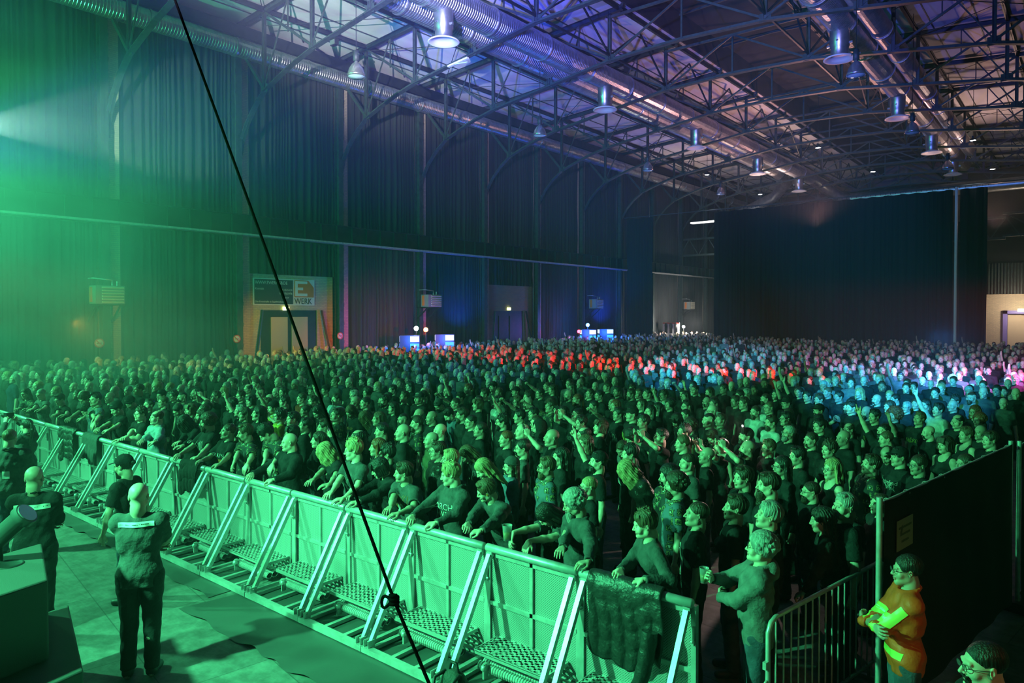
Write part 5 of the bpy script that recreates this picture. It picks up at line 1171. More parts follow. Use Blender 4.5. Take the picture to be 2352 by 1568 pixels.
# further people between the ones read off the photograph, nearest first
cand = []
for i in range(2600):
    x = rngp.uniform(-19, -1.9); y = rngp.uniform(6.3, 19); p = Vector((x, y, 0))
    if (x > -2.4 and y < 9) or p.length > 19.5: continue
    if all((p - q[1]).length > .56 for q in PEOPLE + PLAN) and all((p - c).length > .56 for c in cand): cand.append(p)
cand.sort(key=lambda p: p.length)
LOOKS = ['sh b te k', 'bz k te k', 'bd k te k', 'lg b te k', 'sh k te k F', 'sh m te k *', 'lg k ja k', 'be k te k', 'ca k te c', 'bz b te g F', 'rg b te k', 'bd k te k G', 'lg y te k f', 'td k te k f', 'cu k te k', 'sh b ve p', 'sh g te k *', 'pt b te k', 'ms k ho k', 'bz m te k h', 'll b te k F', 'sh k te w', 'bb b te k f', 'bc k te k F']
for p in cand:
    if any((p - q[1]).length < .5 for q in PEOPLE + PLAN): continue
    d = parse(rngp.choice(LOOKS) + ' +' + rngp.choice('ssssstttuuuDDUVNPCK')); fem = 'f' in d['ex']; heavy = 'h' in d['ex']; key = (d['pose'], fem, heavy)
    P = cached(('sk', key), lambda: skeleton(build=1.13 if heavy else 1.0, female=fem, **POSES[d['pose']]))
    PLAN.append((None, p, d, d['pose'], face_rz(p.x, p.y) + rngp.uniform(-.2, .2), rngp.uniform(.93, 1.03), key, P, False))
PLAN.sort(key=lambda q: q[1].length); NP = 290 - len(PEOPLE); DROPPED = PLAN[NP:]; PLAN = PLAN[:NP]
R_NEAR = PLAN[-1][1].length
for _, r, d, pose, rz, sc, key, P, listed in PLAN: PEOPLE.append((build_person(P, key, d, r, rz, sc, rngp), r, d, pose))
# labels
def where(r):
    x, y = r.x, r.y
    if y < 7.0: row = 'second row behind the barrier'
    elif y < 8.3: row = 'third row behind the barrier'
    elif y < 10: row = 'a few rows behind the barrier'
    elif y < 13: row = 'well inside the crowd'
    elif y < 17: row = 'deep in the crowd'
    else: row = 'far back in the crowd'
    return row
def side(r):
    a = r.x / max(r.y, 1)
    return 'wall side' if a < -2.2 else 'towards the wall' if a < -1.3 else 'middle' if a < -.75 else 'towards the black fence' if a < -.4 else 'fence side'
groups = {}
for i, (o, r, d, pose) in enumerate(PEOPLE):
    o['category'] = 'person'; o['group'] = 'concert audience members'
    if 'label' in o.keys(): continue
    base = phrase(d); pw = POSEW.get(pose, '')
    groups.setdefault((base, pw), []).append((o, r))
ORD = ['nearest', 'second nearest', 'third nearest', 'fourth nearest', 'fifth nearest', 'sixth nearest', 'seventh nearest', 'eighth nearest', 'ninth nearest', 'tenth nearest']
def wc(s): return len(s.split())
for (base, pw), lst in groups.items():
    sub = {}
    for o, r in lst: sub.setdefault(side(r), []).append((o, r))
    b2 = base + ((', ' + pw) if pw else '')
    for sd, l2 in sub.items():
        l2.sort(key=lambda t: t[1].y)
        for j, (o, r) in enumerate(l2):
            s = b2
            if len(lst) == 1: s2 = s + ', ' + where(r)
            elif len(l2) == 1: s2 = s + ', ' + sd
            else: s2 = s + ', ' + (ORD[j] if j < 10 else 'number %d' % (j + 1)) + ' such, ' + sd
            s2 = s2.replace('long-sleeved ', '') if wc(s2) > 16 else s2
            if wc(s2) > 16: s2 = s2.replace('person with ', '').replace(' a ', ' ')
            o['label'] = s2 if wc(s2) <= 16 else ' '.join(s2.split()[:16])
# ------------------------------------------------------------------ the rest of the crowd, too many to count
def far_template(rg, kind):
    h = .027; P = skeleton(build=rg.choice([1, 1, 1.12]), female=rg.random() < .25, head=(rg.uniform(-6, 6), rg.uniform(-15, 15), 0), ra=POSES['U']['ra'] if kind == 'up' else None); parts = []
    F = Field((-.36, -.45, .0), (.36, .2, 2.2), h); 
    torso(F, P, .014 + rg.uniform(0, .012), .04)
    for s in (-1, 1):
        F.cone((s * .10, 0, .92), (s * .11, 0, .06), .10, .07, .03); sh, e, w_, a = P.arm[s]; F.cone(sh, sh + (e - sh) * .8, .058, .06, .03)
    v, q = F.mesh(); parts.append((v, q, 'cloth'))
    F = Field((-.5, -.6, .7), (.5, .25, 2.3), .022)
    for s in (-1, 1): sh, e, w_, a = P.arm[s]; F.cone(e, w_, .042, .032, .02); F.cone(w_, w_ + nrm(a['f']) * .1, .035, .03, .02)
    v, q = F.mesh(); parts.append((v, q, 'skin')); hp_ = head_parts(rg.choice('abd'), P.Hm, P.Ht, P.neck + V3(0, 0, -.03), False, .0088); parts.append((hp_[0][0], hp_[0][1], 'skin'))
    for e_ in hp_[1:]: parts.append((e_[0], e_[1][e_[2] == 3], 'eye'))
    if kind != 'bald':
        F = Field(P.Ht - .25, P.Ht + .25, .015); F.ell(P.Ht + P.Hm @ V3(0, .026, .045), (.09, .108, .095), P.Hm, .001)
        if kind == 'long': F.cone(P.Ht + V3(0, .05, 0), P.Ht + V3(0, .06, -.22), .085, .07, .03)
        F.ell(P.Ht + P.Hm @ V3(0, -.11, -.03), (.085, .085, .10), P.Hm, .01, 'sub'); F.half(P.Ht + V3(0, 0, -.22 if kind == 'long' else -.05), (0, -.3, -1))
        v, q = F.mesh(); parts.append((v, q, 'hair'))
    return parts
rg = random.Random(5); TEMPL = [far_template(rg, k) for k in ('short', 'short', 'bald', 'long', 'short', 'long', 'bald', 'up', 'short')]
pts = []; cell = {}
def ok(p, dmin):
    ci, cj = int(p.x // .6), int(p.y // .6)
    for a in (-1, 0, 1):
        for b in (-1, 0, 1):
            for q in cell.get((ci + a, cj + b), []):
                if (p - q).length < dmin: return False
    return True
for _, r, _, _ in PEOPLE: cell.setdefault((int(r.x // .6), int(r.y // .6)), []).append(r.copy())
def in_crowd(x, y):
    if x < -31.2 or y < 6.2: return False
    if y > 53.6 and not (x < -22.5 and y < 62): return False
    if x > -1.75 and y < 14: return False
    if x > 3.8 or x > -1.2 and y < 24: return False
    if abs(x + 27.5) < 1.6 and abs(y - 29.5) < 1.3: return False
    if abs(x + 28) < 1.4 and abs(y - 46.5) < 1.3: return False
    if abs(x + 15.2) < 1.7 and abs(y - 34) < .9: return False
    return True
for q in DROPPED:
    if q[8]: pts.append(q[1]); cell.setdefault((int(q[1].x // .6), int(q[1].y // .6)), []).append(q[1])
for i in range(60000):
    x = rg.uniform(-31.2, 3.8); y = rg.uniform(6.2, 62) if rg.random() > .3 else rg.uniform(6.2, 30)
    if not in_crowd(x, y): continue
    p = Vector((x, y, 0)); dm = .62 if y < 40 else .70
    if p.length < R_NEAR - .3 and x > -19: continue
    if ok(p, dm): pts.append(p); cell.setdefault((int(x // .6), int(y // .6)), []).append(p)
mats_far = ['skin', 'skin_pale', 'skin_dark', 'hair_black', 'hair_brown', 'hair_mid', 'hair_grey', 'hair_blond', 'cloth_black', 'cloth_char', 'cloth_grey', 'cloth_navy', 'cloth_olive', 'cloth_white']
mi_ = {n: i for i, n in enumerate(mats_far)}; tcol = bpy.data.collections.new('crowd_figures'); NT = 27
for i in range(NT):
    t = TEMPL[i % len(TEMPL)]; sk = rg.choice(['skin', 'skin_pale', 'skin', 'skin_pale', 'skin_dark']); hc = rg.choice(['hair_black', 'hair_brown', 'hair_brown', 'hair_mid', 'hair_grey', 'hair_blond']); cl = rg.choice(['cloth_black'] * 7 + ['cloth_char', 'cloth_char', 'cloth_grey', 'cloth_navy', 'cloth_olive', 'cloth_white'])
    me = np_mesh('crowd_figure', [(v, q, {'skin': 0, 'hair': 1, 'cloth': 2, 'eye': 3}[k]) for v, q, k in t], [M[sk], M[hc], M[cl], M['iris']]); tcol.objects.link(bpy.data.objects.new('crowd_figure_%02d' % i, me))
cm = bpy.data.meshes.new('crowd'); cm.from_pydata([tuple(p) for p in pts], [], [])
ar = cm.attributes.new('turn', 'FLOAT_VECTOR', 'POINT'); asz = cm.attributes.new('size', 'FLOAT', 'POINT'); ai = cm.attributes.new('look', 'INT', 'POINT')
ar.data.foreach_set('vector', [c for p in pts for c in (0, 0, face_rz(p.x, p.y) + rg.uniform(-.35, .35))]); asz.data.foreach_set('value', [rg.uniform(.93, 1.06) for p in pts]); ai.data.foreach_set('value', [(lambda k: k if k % 9 != 7 or rg.random() < .3 else k - 1)(rg.randrange(NT)) for p in pts])
cr = link('crowd', cm); ng = bpy.data.node_groups.new('crowd', 'GeometryNodeTree')
ng.interface.new_socket('Geometry', in_out='INPUT', socket_type='NodeSocketGeometry'); ng.interface.new_socket('Geometry', in_out='OUTPUT', socket_type='NodeSocketGeometry')
N = ng.nodes; L = ng.links; gi = N.new('NodeGroupInput'); go = N.new('NodeGroupOutput'); ci = N.new('GeometryNodeCollectionInfo'); ci.inputs['Collection'].default_value = tcol
ci.inputs['Separate Children'].default_value = True; ci.inputs['Reset Children'].default_value = True; ip = N.new('GeometryNodeInstanceOnPoints')
def na(n, t): x = N.new('GeometryNodeInputNamedAttribute'); x.data_type = t; x.inputs[0].default_value = n; return x
L.new(gi.outputs[0], ip.inputs['Points']); L.new(ci.outputs[0], ip.inputs['Instance']); ip.inputs['Pick Instance'].default_value = True
L.new(na('look', 'INT').outputs[0], ip.inputs['Instance Index']); L.new(na('turn', 'FLOAT_VECTOR').outputs[0], ip.inputs['Rotation']); L.new(na('size', 'FLOAT').outputs[0], ip.inputs['Scale'])
L.new(ip.outputs[0], go.inputs[0]); md = cr.modifiers.new('crowd', 'NODES'); md.node_group = ng
tag(cr, 'dense crowd of concertgoers filling the hall behind the nearer people', 'crowd', None, 'stuff')
print('near radius', R_NEAR, 'people', len(PEOPLE), 'listed', nm, 'far', len(pts))
# ------------------------------------------------------------------ people in the pit and at the side
def pit_person(px, py, code, pose, face, label, zt, rz, **k): return custom(px, py, code, pose, face, label, zt, rz, **k)
mat('reflective', (.75, .77, .74), .35); mat('reflect_yellow', (.55, .75, .12), .4)
BACK = dict(ra=armspec((.06, -.26, 1.14), (-1, -.1, -.7), (1, .0, .1), (0, 1, 0), (30,) * 4, .3), la=armspec((-.06, -.29, 1.10), (1, -.1, -.7), (-1, .1, .1), (0, 1, 0), (30,) * 4, .3))
def strip_on(o, zs, half, y, h, name, m, label=None, z_off=0):
    bv = BVHTree.FromObject(o, bpy.context.evaluated_depsgraph_get()) if False else None
    return None
def wrap(o_child, pts_grid, depth_dir, off, name, mt, parent):
    """grid of local points shot along depth_dir on to the child's mesh; makes a thin raised patch"""
    me = o_child.data; bv = BVHTree.FromPolygons([v.co for v in me.vertices], [tuple(p.vertices) for p in me.polygons]); d = Vector(depth_dir).normalized()
    vs = []; okm = []
    for row in pts_grid:
        for p in row:
            h = bv.ray_cast(Vector(p) - d * .6, d, 1.2); okm.append(h[0] is not None); vs.append((h[0] - d * off) if h[0] is not None else Vector(p))
    n = len(pts_grid[0]); fs = []
    for j in range(len(pts_grid) - 1):
        for i in range(n - 1):
            q = (j * n + i, j * n + i + 1, (j + 1) * n + i + 1, (j + 1) * n + i)
            if all(okm[k] for k in q): fs.append(q)
    m = MB(); m.add(vs, fs, 0, True); return m.ob(name, mt, parent)
def band(o, nm, z0, z1, xh, d, mt, name='reflective_band', n=26, k=4, tilt=0, x0=0):
    ch = [c for c in o.children if c.name.split('.')[0] == nm][0]
    g = [[(x0 - xh + 2 * xh * i / n, 0, z0 + (z1 - z0) * j / k + tilt * (-xh + 2 * xh * i / n)) for i in range(n + 1)] for j in range(k + 1)]
    return wrap(ch, g, d, .006, name, mt, o)
FONTC = {}
def wrap_text(o, nm, text, size, x, z, d, mt, P=None, arc=0, rot=0, name='lettering'):
    ch = [c for c in o.children if c.name.split('.')[0] == nm][0]
    cu = bpy.data.curves.new('lettering', 'FONT'); cu.body = text; cu.size = size; cu.align_x = 'CENTER'; cu.align_y = 'CENTER'; cu.resolution_u = 2
    to = bpy.data.objects.new('lettering_tmp', cu); COL.objects.link(to); bpy.context.view_layer.update(); me = bpy.data.meshes.new_from_object(to.evaluated_get(bpy.context.evaluated_depsgraph_get())); bpy.data.objects.remove(to)
    bm = ch.data; bv = BVHTree.FromPolygons([v.co for v in bm.vertices], [tuple(p.vertices) for p in bm.polygons]); dv = Vector(d).normalized(); sx = 1 if d[1] > 0 else -1
    for v in me.vertices:
        a, b = v.co.x, v.co.y
        if arc: b -= a * a * arc
        p = Vector((x + sx * a, 0, z + b)); h = bv.ray_cast(p - dv * (.34 if sx > 0 else .6), dv, 1.2); v.co = (h[0] - dv * .007) if h[0] is not None else p
    me.materials.clear(); me.materials.append(mt); return link(name, me, o)
g1 = pit_person(318, 1108, 'bd k te c h', dict(head=(2, 0, 0), **BACK), 'b', 'security guard with shaved head seen from behind, dark clothes with pale band across the back', 1.90, 231)
band(g1, 't_shirt', 1.385, 1.43, .15, (0, -1, 0), M['reflective']); band(g1, 't_shirt', 1.403, 1.412, .14, (0, -1, 0), M['cloth_char'], 'band_stripe')
g2 = pit_person(78, 1070, 'bd k sw k h', dict(head=(2, -4, 0), lean=2, **BACK), 'b', 'security guard with shaved head and long dark sleeves, farther left, seen from behind', 1.88, 238)
band(g2, 'sweater', 1.34, 1.39, .16, (0, -1, 0), M['reflective']); band(g2, 'sweater', 1.360, 1.370, .14, (0, -1, 0), M['cloth_char'], 'band_stripe')
g3 = pit_person(283, 1046, 'ca k te k F', dict(head=(6, 0, 0), lean=8, ra=armspec((-.28, .05, .86), (-1, .6, 0), (0, -.2, -1), (1, 0, 0)), la=armspec((.28, -.16, .90), (1, .5, 0), (0, -.3, -1), (-1, 0, 0))), 'b', 'bearded worker in black cap with hair bun walking behind the guard', 1.80, -58)
attach_head(g3, FRONT[-1][1], 'bunonly', lambda: (lambda f: np_mesh('hair_bun', [f.ell((0, .135, .03), (.030, .026, .030), k=.004).mesh() + (0,)], [M['hair_black']]))(Field((-.06, .08, -.04), (.06, .2, .1), .006)), 'hair_bun', 'hair_black')
g4 = pit_person(22, 985, 'bz m ja c h', dict(head=(2, 0, 0), **BACK), 'b', 'guard in dark jacket with pale badge, at the left picture edge', 1.86, 230)
band(g4, 'jacket', 1.10, 1.20, .045, (0, -1, 0), M['reflective'], 'badge', 4, 4)
g5 = pit_person(63, 962, 'pt k ja c f', dict(head=(-8, 0, 0), **{k: v for k, v in POSES['P'].items() if k != 'head'}), 'c', 'photographer with long dark hair and dark coat holding a camera up, in the pit', 1.70, -70)
for o in (g1, g2, g4, g5, g3): o['category'] = 'person'
# medic
gm = custom(2086, 1274, 'td k ja c f*', dict(head=(2, 0, 0), **XARM), 'c', 'medic in orange-red jacket with yellow-green reflective bands, glasses, arms folded', 1.68, -64)
mat('medic_orange', (.92, .10, .01), .6, bump=(14, .5), var=(5, .15))
for c in gm.children:
    if c.name.split('.')[0] == 'jacket': me_ = c.data.copy(); me_.materials[0] = M['medic_orange']; c.data = me_
MP = FRONT[-1][1]
band(gm, 'jacket', 1.245, 1.325, .17, (0, 1, 0), M['reflect_yellow'], 'reflective_band', 30, 5); band(gm, 'jacket', 1.272, 1.298, .17, (0, 1, 0), M['reflective'], 'reflective_stripe', 30, 3)
band(gm, 'jacket', .96, 1.02, .17, (0, 1, 0), M['reflect_yellow'], 'reflective_band', 30, 4)
def sleeve_band(o, P, s, a, b, w, mt, nm='jacket'):
    ch = [c for c in o.children if c.name.split('.')[0] == nm][0]; sh, e, wr, _ = P.arm[s]; bv = BVHTree.FromPolygons([v.co for v in ch.data.vertices], [tuple(p.vertices) for p in ch.data.polygons])
    pts = [Vector(sh + (e - sh) * (t / 10)) for t in range(2, 11)] + [Vector(e + (wr - e) * (t / 10)) for t in range(1, 8)]; out = Vector((s * 1.0, -.55, .25)).normalized(); vs = []; fs = []
    for i, p in enumerate(pts):
        tn = (pts[min(i + 1, len(pts) - 1)] - pts[max(i - 1, 0)]).normalized(); sd = tn.cross(out).normalized()
        o2 = (out - tn * out.dot(tn)).normalized()
        for j in range(5):
            q = p + sd * (w * (j / 4 - .5)) + o2 * .3; h = bv.ray_cast(q, -o2, .5); vs.append(h[0] + o2 * .006 if h[0] is not None else p + o2 * .06)
    for i in range(len(pts) - 1):
        for j in range(4): fs.append((i * 5 + j, i * 5 + j + 1, (i + 1) * 5 + j + 1, (i + 1) * 5 + j))
    m = MB(); m.add(vs, fs, 0, True); m.ob('sleeve_band', mt, o)
for s in (-1, 1): sleeve_band(gm, MP, s, 0, 1, .075, M['reflect_yellow'])
br = custom(2262, 1474, 'bz k sw k *G', dict(head=(4, 0, 0)), 'b', 'person with glasses and moustache in dark clothes, cut by the bottom right corner', 1.78, -60)
for o, _, d, _p in PEOPLE: o['category'] = 'person'
# shirt prints, copied as they read
W_ = M['white_paint']; mat('print_white', (.62, .62, .58), .6); mat('print_orange', (.5, .22, .05), .6); mat('print_yellow', (.6, .55, .12), .6); mat('print_grey', (.3, .3, .29), .7)
pw, po_, py_, pg = M['print_white'], M['print_orange'], M['print_yellow'], M['print_grey']
FR = (0, 1, 0)
wrap_text(fE, 'hooded_top', 'ARCH', .10, 0, 1.29, FR, pw); wrap_text(fE, 'hooded_top', 'WES', .10, 0, 1.20, FR, pw)
wrap_text(fM, 't_shirt', 'RAVN', .10, 0, 1.28, FR, pw); band(fM, 't_shirt', 1.13, 1.22, .06, FR, M['orange'], 'print', 8, 5)

def scribble(o, nm, cx, cz, w_, h_, mt, seed, n=9, name='print'):
    ch = [c for c in o.children if c.name.split('.')[0] == nm]
    if not ch: return
    ch = ch[0]; bv = BVHTree.FromPolygons([v.co for v in ch.data.vertices], [tuple(p.vertices) for p in ch.data.polygons]); r_ = random.Random(seed); m = MB()
    for i in range(n):
        x = cx + (i / (n - 1) - .5) * w_; pts = []
        for j in range(5):
            p = Vector((x + r_.uniform(-.3, .3) * w_ / n * 2, 0, cz + (j / 4 - .5) * h_ * r_.uniform(.5, 1))); h = bv.ray_cast(p + Vector((0, -.34, 0)), Vector((0, 1, 0)), 1.0)
            if h[0] is not None: pts.append(h[0] + Vector((0, -.003, 0)))
        if len(pts) > 2: m.tube(pts, r_.uniform(.002, .005), 4)
    if m.v: m.ob(name, mt, o)
for o, nm_, cx, cz, w_, h_, mt_, sd in ((fF, 't_shirt', 0, 1.26, .24, .22, po_, 1), (fN, 't_shirt', .0, 1.27, .16, .2, pw, 2), (fQ, 't_shirt', 0, 1.27, .14, .16, pw, 3), (fR, 't_shirt', 0, 1.28, .16, .12, py_, 4), (fH, 't_shirt', 0, 1.27, .2, .2, pg, 5), (gTee, 't_shirt', .0, 1.18, .12, .36, pw, 6), (fT, 't_shirt', 0, 1.22, .2, .12, pw, 7)): scribble(o, nm_, cx, cz, w_, h_, mt_, sd)
if any(c.name.startswith('undershirt') for c in fD.children): scribble(fD, 'undershirt', 0, 1.2, .12, .24, py_, 8)
for o, r, d, pose in PEOPLE:
    k_ = (d['hk'], d['tk'], d['tc'], d['ex'])
    if k_ == ('sh', 've', 'q', '*F'): wrap_text(o, 'undershirt', 'ASPO', .085, 0, 1.27, FR, pg, arc=3.5)
    if k_ == ('ca', 'te', 'k', 'h') and r.x > -6: wrap_text(o, 't_shirt', 'lambofgod', .075, 0, 1.31, FR, pw)
# lanyard and earplug
_P = [P for o, P in FRONT if o is fF][0]; a = Vector(_P.neck + _P.R @ V3(.05, -.07, -.02)); b_ = Vector(_P.neck + _P.R @ V3(-.05, -.07, -.02)); c_ = Vector(_P.T((0, -.165, 1.2)))
m = MB(); m.tube([a, (a + c_) / 2 + Vector((0, -.02, 0)), c_], .006, 5); m.tube([b_, (b_ + c_) / 2 + Vector((0, -.02, 0)), c_], .006, 5); m.box(c_, (.05, .008, .06)); m.ob('lanyard', pw, fF)
_P = [P for o, P in FRONT if o is fD][0]; v_, q_ = sphere((.090, .004, -.004), .011, 6); attach_head(fD, _P, 'plug', lambda: np_mesh('earplug', [(v_, q_, 0)], [mat('plug_orange', (.8, .25, .02), .4)]), 'earplug')
rl = random.Random(4); LG = []
for o, r, d, pose in PEOPLE:
    if pose in ('rail', 'c') or r.length > 15 or d['tk'] != 'te' or rl.random() < .45: continue
    scribble(o, 't_shirt', 0, 1.25, rl.uniform(.14, .24), rl.uniform(.05, .16), rl.choice([pw, pw, pg, py_, po_]), rl.random(), 8)
# ------------------------------------------------------------------ phones, cups, camera
mat('phone_body', (.02, .02, .022), .2); mat('phone_screen', (.1, .4, .45), .2, emit=((.35, .9, 1), .8)); mat('cup_clear', (.75, .8, .78), .12, trans=.5, alpha=.55); mat('beer', (.6, .4, .1), .2, alpha=.7)
def phone(loc, rz, label, lit=True, sc=1.0, wide=True):
    t = empty('phone', loc, rz); w2, h2 = (.155, .076) if wide else (.076, .155)
    m = MB(); m.box((0, 0, 0), (w2, .010, h2)); m.box((w2 * .35, -.006, h2 * .3), (.022, .004, .022)); m.ob('phone_body', M['phone_body'], t)
    m = MB(); m.box((0, .0055, 0), (w2 - .012, .001, h2 - .012)); m.ob('screen', M['phone_screen'] if lit else M['phone_body'], t); t.scale = (sc,) * 3; return tag(t, label, 'phone', 'phones held up to film')
def cup(loc, label, r=.040, h=.125):
    t = empty('plastic_cup', loc); m = MB(); m.lathe([(0, 0), (r * .75, 0), (r, h), (r * 1.05, h + .004), (r * .96, h), (r * .72, .006), (0, .006)], n=20); m.ob('cup_wall', M['cup_clear'], t); m = MB(); m.lathe([(0, .008), (r * .72, .008), (r * .88, h * .6), (0, h * .6)], n=20); m.ob('drink', M['beer'], t); return tag(t, label, 'cup')
mw = lambda o, v: Matrix.LocRotScale(o.location, o.rotation_euler, o.scale) @ Vector(v)
for o, r, d, pose in list(PEOPLE):
    if pose == 'P': phone(mw(o, (0, -.40, 1.80)), o.rotation_euler.z, ('phone held up by the ' + o['label'].replace('filming overhead, ', ''))[:110].rsplit(',', 1)[0] if False else 'phone held up by ' + ' '.join(o['label'].replace(', filming overhead', '').split()[:12]))
    if pose == 'C': cup(mw(o, (-.035, -.40, 1.21)), 'plastic cup held by ' + ' '.join(o['label'].replace(', holding a cup', '').split()[:12]))
cup(mw(gGrey, (-.02, -.43, 1.30)), 'clear plastic cup held by the person with curly grey hair and jeans')
cup(at(1165, 1236, y=5.33) + Vector((0, 0, -.02)), 'large clear plastic cup held above the barrier rail', .05, .15)
t = empty('camera', mw(g5, (0, -.40, 1.80)), g5.rotation_euler.z); MB().box((0, 0, 0), (.14, .07, .10)).ob('camera_body', M['black'], t); m = MB(); m.lathe([(0, -.05), (.038, -.05), (.042, -.14), (.0, -.14)], (0, 0, 0), 18, 0, 'y'); m.ob('lens', M['black'], t); tag(t, 'black camera held up by the photographer in the pit', 'camera')
fl = at(1706, 985, z=1.74); t = empty('phone', fl, face_rz(fl.x, fl.y)); MB().box((0, 0, 0), (.076, .01, .155)).ob('phone_body', M['phone_body'], t); m = MB(); m.lathe([(0, -.008), (.013, -.008)], (0, 0, .05), 12, 0, 'y'); m.lathe([(0, -.012), (.012, -.0085)], (0, 0, .05), 12, 0, 'y'); m.ob('flash_lamp', mat('flash', (1, 1, 1), emit=((1, .9, .85), 900)), t); tag(t, 'phone with its white lamp shining brightly towards the stage', 'phone')
ff = Vector((math.sin(face_rz(fl.x, fl.y)), -math.cos(face_rz(fl.x, fl.y)), 0)); spot('phone_lamp', fl + ff * .03 + Vector((0, 0, .05)), fl + ff * 3 + Vector((0.6, -1.5, -.3)), (1, .66, .58), 60, 160, .8, .02)
# ------------------------------------------------------------------ things on and along the left wall
def txt(body, size, loc, parent, mt, rot=(PI / 2, 0, PI / 2), ax='LEFT', name='lettering', ext=.004, sx=1):
    cu = bpy.data.curves.new('tmp', 'FONT'); cu.body = body; cu.size = size; cu.extrude = ext; cu.align_x = ax; cu.resolution_u = 3
    to = bpy.data.objects.new('tmp', cu); COL.objects.link(to); bpy.context.view_layer.update(); me = bpy.data.meshes.new_from_object(to.evaluated_get(bpy.context.evaluated_depsgraph_get())); bpy.data.objects.remove(to)
    me.materials.clear(); me.materials.append(mt); o = link(name, me, parent); o.location = loc; o.rotation_euler = rot; o.scale = (sx, 1, 1); return o
_P = [P for o, P in FRONT if o is fO][0]; _sh, _e, _w, _a = _P.arm[1]; tp = Vector(_w + (_e - _w) * .45); xa = Vector(_e - _w).normalized(); cv = (fO.matrix_basis.inverted() @ Vector((0, 0, 3.55)) - tp).normalized(); na = (cv - xa * cv.dot(xa)).normalized()
if xa.dot(Vector((1, 0, 0))) < 0: xa = -xa
ya = na.cross(xa); tx = txt('GOD', .06, (0, 0, 0), fO, pw, ax='CENTER'); tx.matrix_local = Matrix.Translation(tp + na * .058 - ya * .02) @ Matrix((xa, ya, na)).transposed().to_4x4()
y0, y1, z0, z1 = 18.88, 22.44, 3.95, 5.30; xs = WX + .16
t = empty('banner_sign', (xs, y0, z0)); Wd = y1 - y0; Hh = z1 - z0; sq = 1.26
MB().box2((-.03, 0, 0), (0, Wd, Hh)).ob('frame', M['signlight'], t); MB().box2((0, .07, .06), (.012, Wd - sq - .05, Hh - .06)).ob('dark_field', M['signdark'], t)
lt = M['signlight']
txt('WWW.EWERK-SB.DE', .235, (.014, .10, Hh - .30), t, lt, sx=.82); txt('Kontakt', .15, (.014, .10, Hh - .58), t, lt); txt('0681 8515-124', .15, (.014, Wd - sq - .10, Hh - .62), t, lt, ax='RIGHT', sx=.8); txt('0681 9563-976', .15, (.014, Wd - sq - .10, Hh - .80), t, lt, ax='RIGHT', sx=.8)
txt('SHOP', .09, (.014, Wd - sq - .30, Hh - 1.0), t, lt, ax='RIGHT'); txt('Die Eventhalle in Saarbr\u00fccken', .135, (.014, .10, .13), t, lt, sx=.98)
m = MB(); a0 = Wd - sq + .03; b0_ = Wd - .05; zb, zt_ = .42, Hh - .05; m.add([(.012, a0, zb), (.012, b0_, zb), (.012, b0_, zt_ - .36), (.012, b0_ - .34, zt_), (.012, a0, zt_)], [(0, 1, 2, 3, 4)]); m.ob('orange_field', M['orange'], t)
m = MB(); m.box2((.012, a0 + .05, zb + .06), (.02, a0 + .20, zt_ - .04)); m.box2((.012, a0 + .2, zb + .06), (.02, a0 + .78, zb + .20)); m.box2((.012, a0 + .2, zt_ - .18), (.02, a0 + .78, zt_ - .04)); m.box2((.012, a0 + .2, (zb + zt_) / 2 - .07), (.02, a0 + .52, (zb + zt_) / 2 + .07)); m.ob('letter_e', M['signlight'], t)
txt('WERK', .44, (.014, Wd - sq + .03, .07), t, M['signdark'], sx=.86)
tag(t, 'wide sign of the hall above the brown double door, dark field and orange square', 'sign')
for (y, z, lb) in ((20.72, 3.78, 'small lit exit lamp right under the big sign'), (38.68, 3.85, 'small lit exit lamp on the brick infill between the two drink stands')):
    tag(MB().box2((WX + .12, y - .16, z - .09), (WX + .2, y + .16, z + .09)).ob('exit_lamp', M['exit_glow']), lb, 'exit lamp')
for (y, lb) in ((11.72, 'round no-smoking sign under the heater nearest the stage'), (17.74, 'round no-smoking sign left of the brown double door'), (23.73, 'round no-smoking sign right of the brown double door')):
    t = empty('no_smoking_sign', (WX + .62, y, 2.32)); m = MB(); m.lathe([(0, 0), (.19, 0), (.19, .015), (0, .015)], n=26, axis='x'); m.ob('disc', M['white_paint'], t)
    m = MB(); m.lathe([(.15, .016), (.195, .016), (.195, .022), (.15, .022)], n=26, axis='x'); m.beam((.02, -.11, .11), (.02, .11, -.11), .012, .035); m.ob('red_ring', M['sign_red'], t); m = MB(); m.box((.018, 0, 0), (.004, .2, .03)); m.ob('cigarette', M['black'], t); tag(t, lb, 'sign')
hl = ['unit heater with glowing louvres in the green haze, nearest the stage', 'unit heater above the first drink stands', 'unit heater above the second drink stands', 'small unit heater seen through the curtain gap']
def heater():
    t = empty('unit_heater'); m = MB(); m.box2((-.2, -.55, 3.92), (.45, .55, 4.66)); m.ob('casing', mat('heater_case', (.20, .22, .21), .5), t)
    for i in range(6): m = MB(); m.box((.48, .08, 4.0 + i * .115), (.07, .82, .045), 0, Matrix.Rotation(.5, 3, 'Y')); m.ob('louvre', mat('louvre_metal', (.55, .5, .38), .4) if 'louvre_metal' not in M else M['louvre_metal'], t)
    m = MB(); m.box2((-.05, -.62, 4.0), (.1, -.55, 4.6)); m.ob('motor', M['orange'], t)
    m = MB(); m.beam((-.6, -.45, 3.2), (.3, -.45, 3.9), .06, .06); m.beam((-.6, .45, 3.2), (.3, .45, 3.9), .06, .06); m.box2((-.6, -.5, 3.86), (.4, .5, 3.92)); m.ob('bracket', M['steel_dark'], t)
    m = MB(); m.tube([(.1, .2, 4.66), (.1, .2, 4.9), (.1, -.5, 4.95), (-.4, -.5, 4.95)], .03, 8); m.tube([(.2, .35, 4.66), (.2, .35, 4.85)], .03, 8); m.ob('pipe', M['duct_metal'], t); return t
h0 = heater()
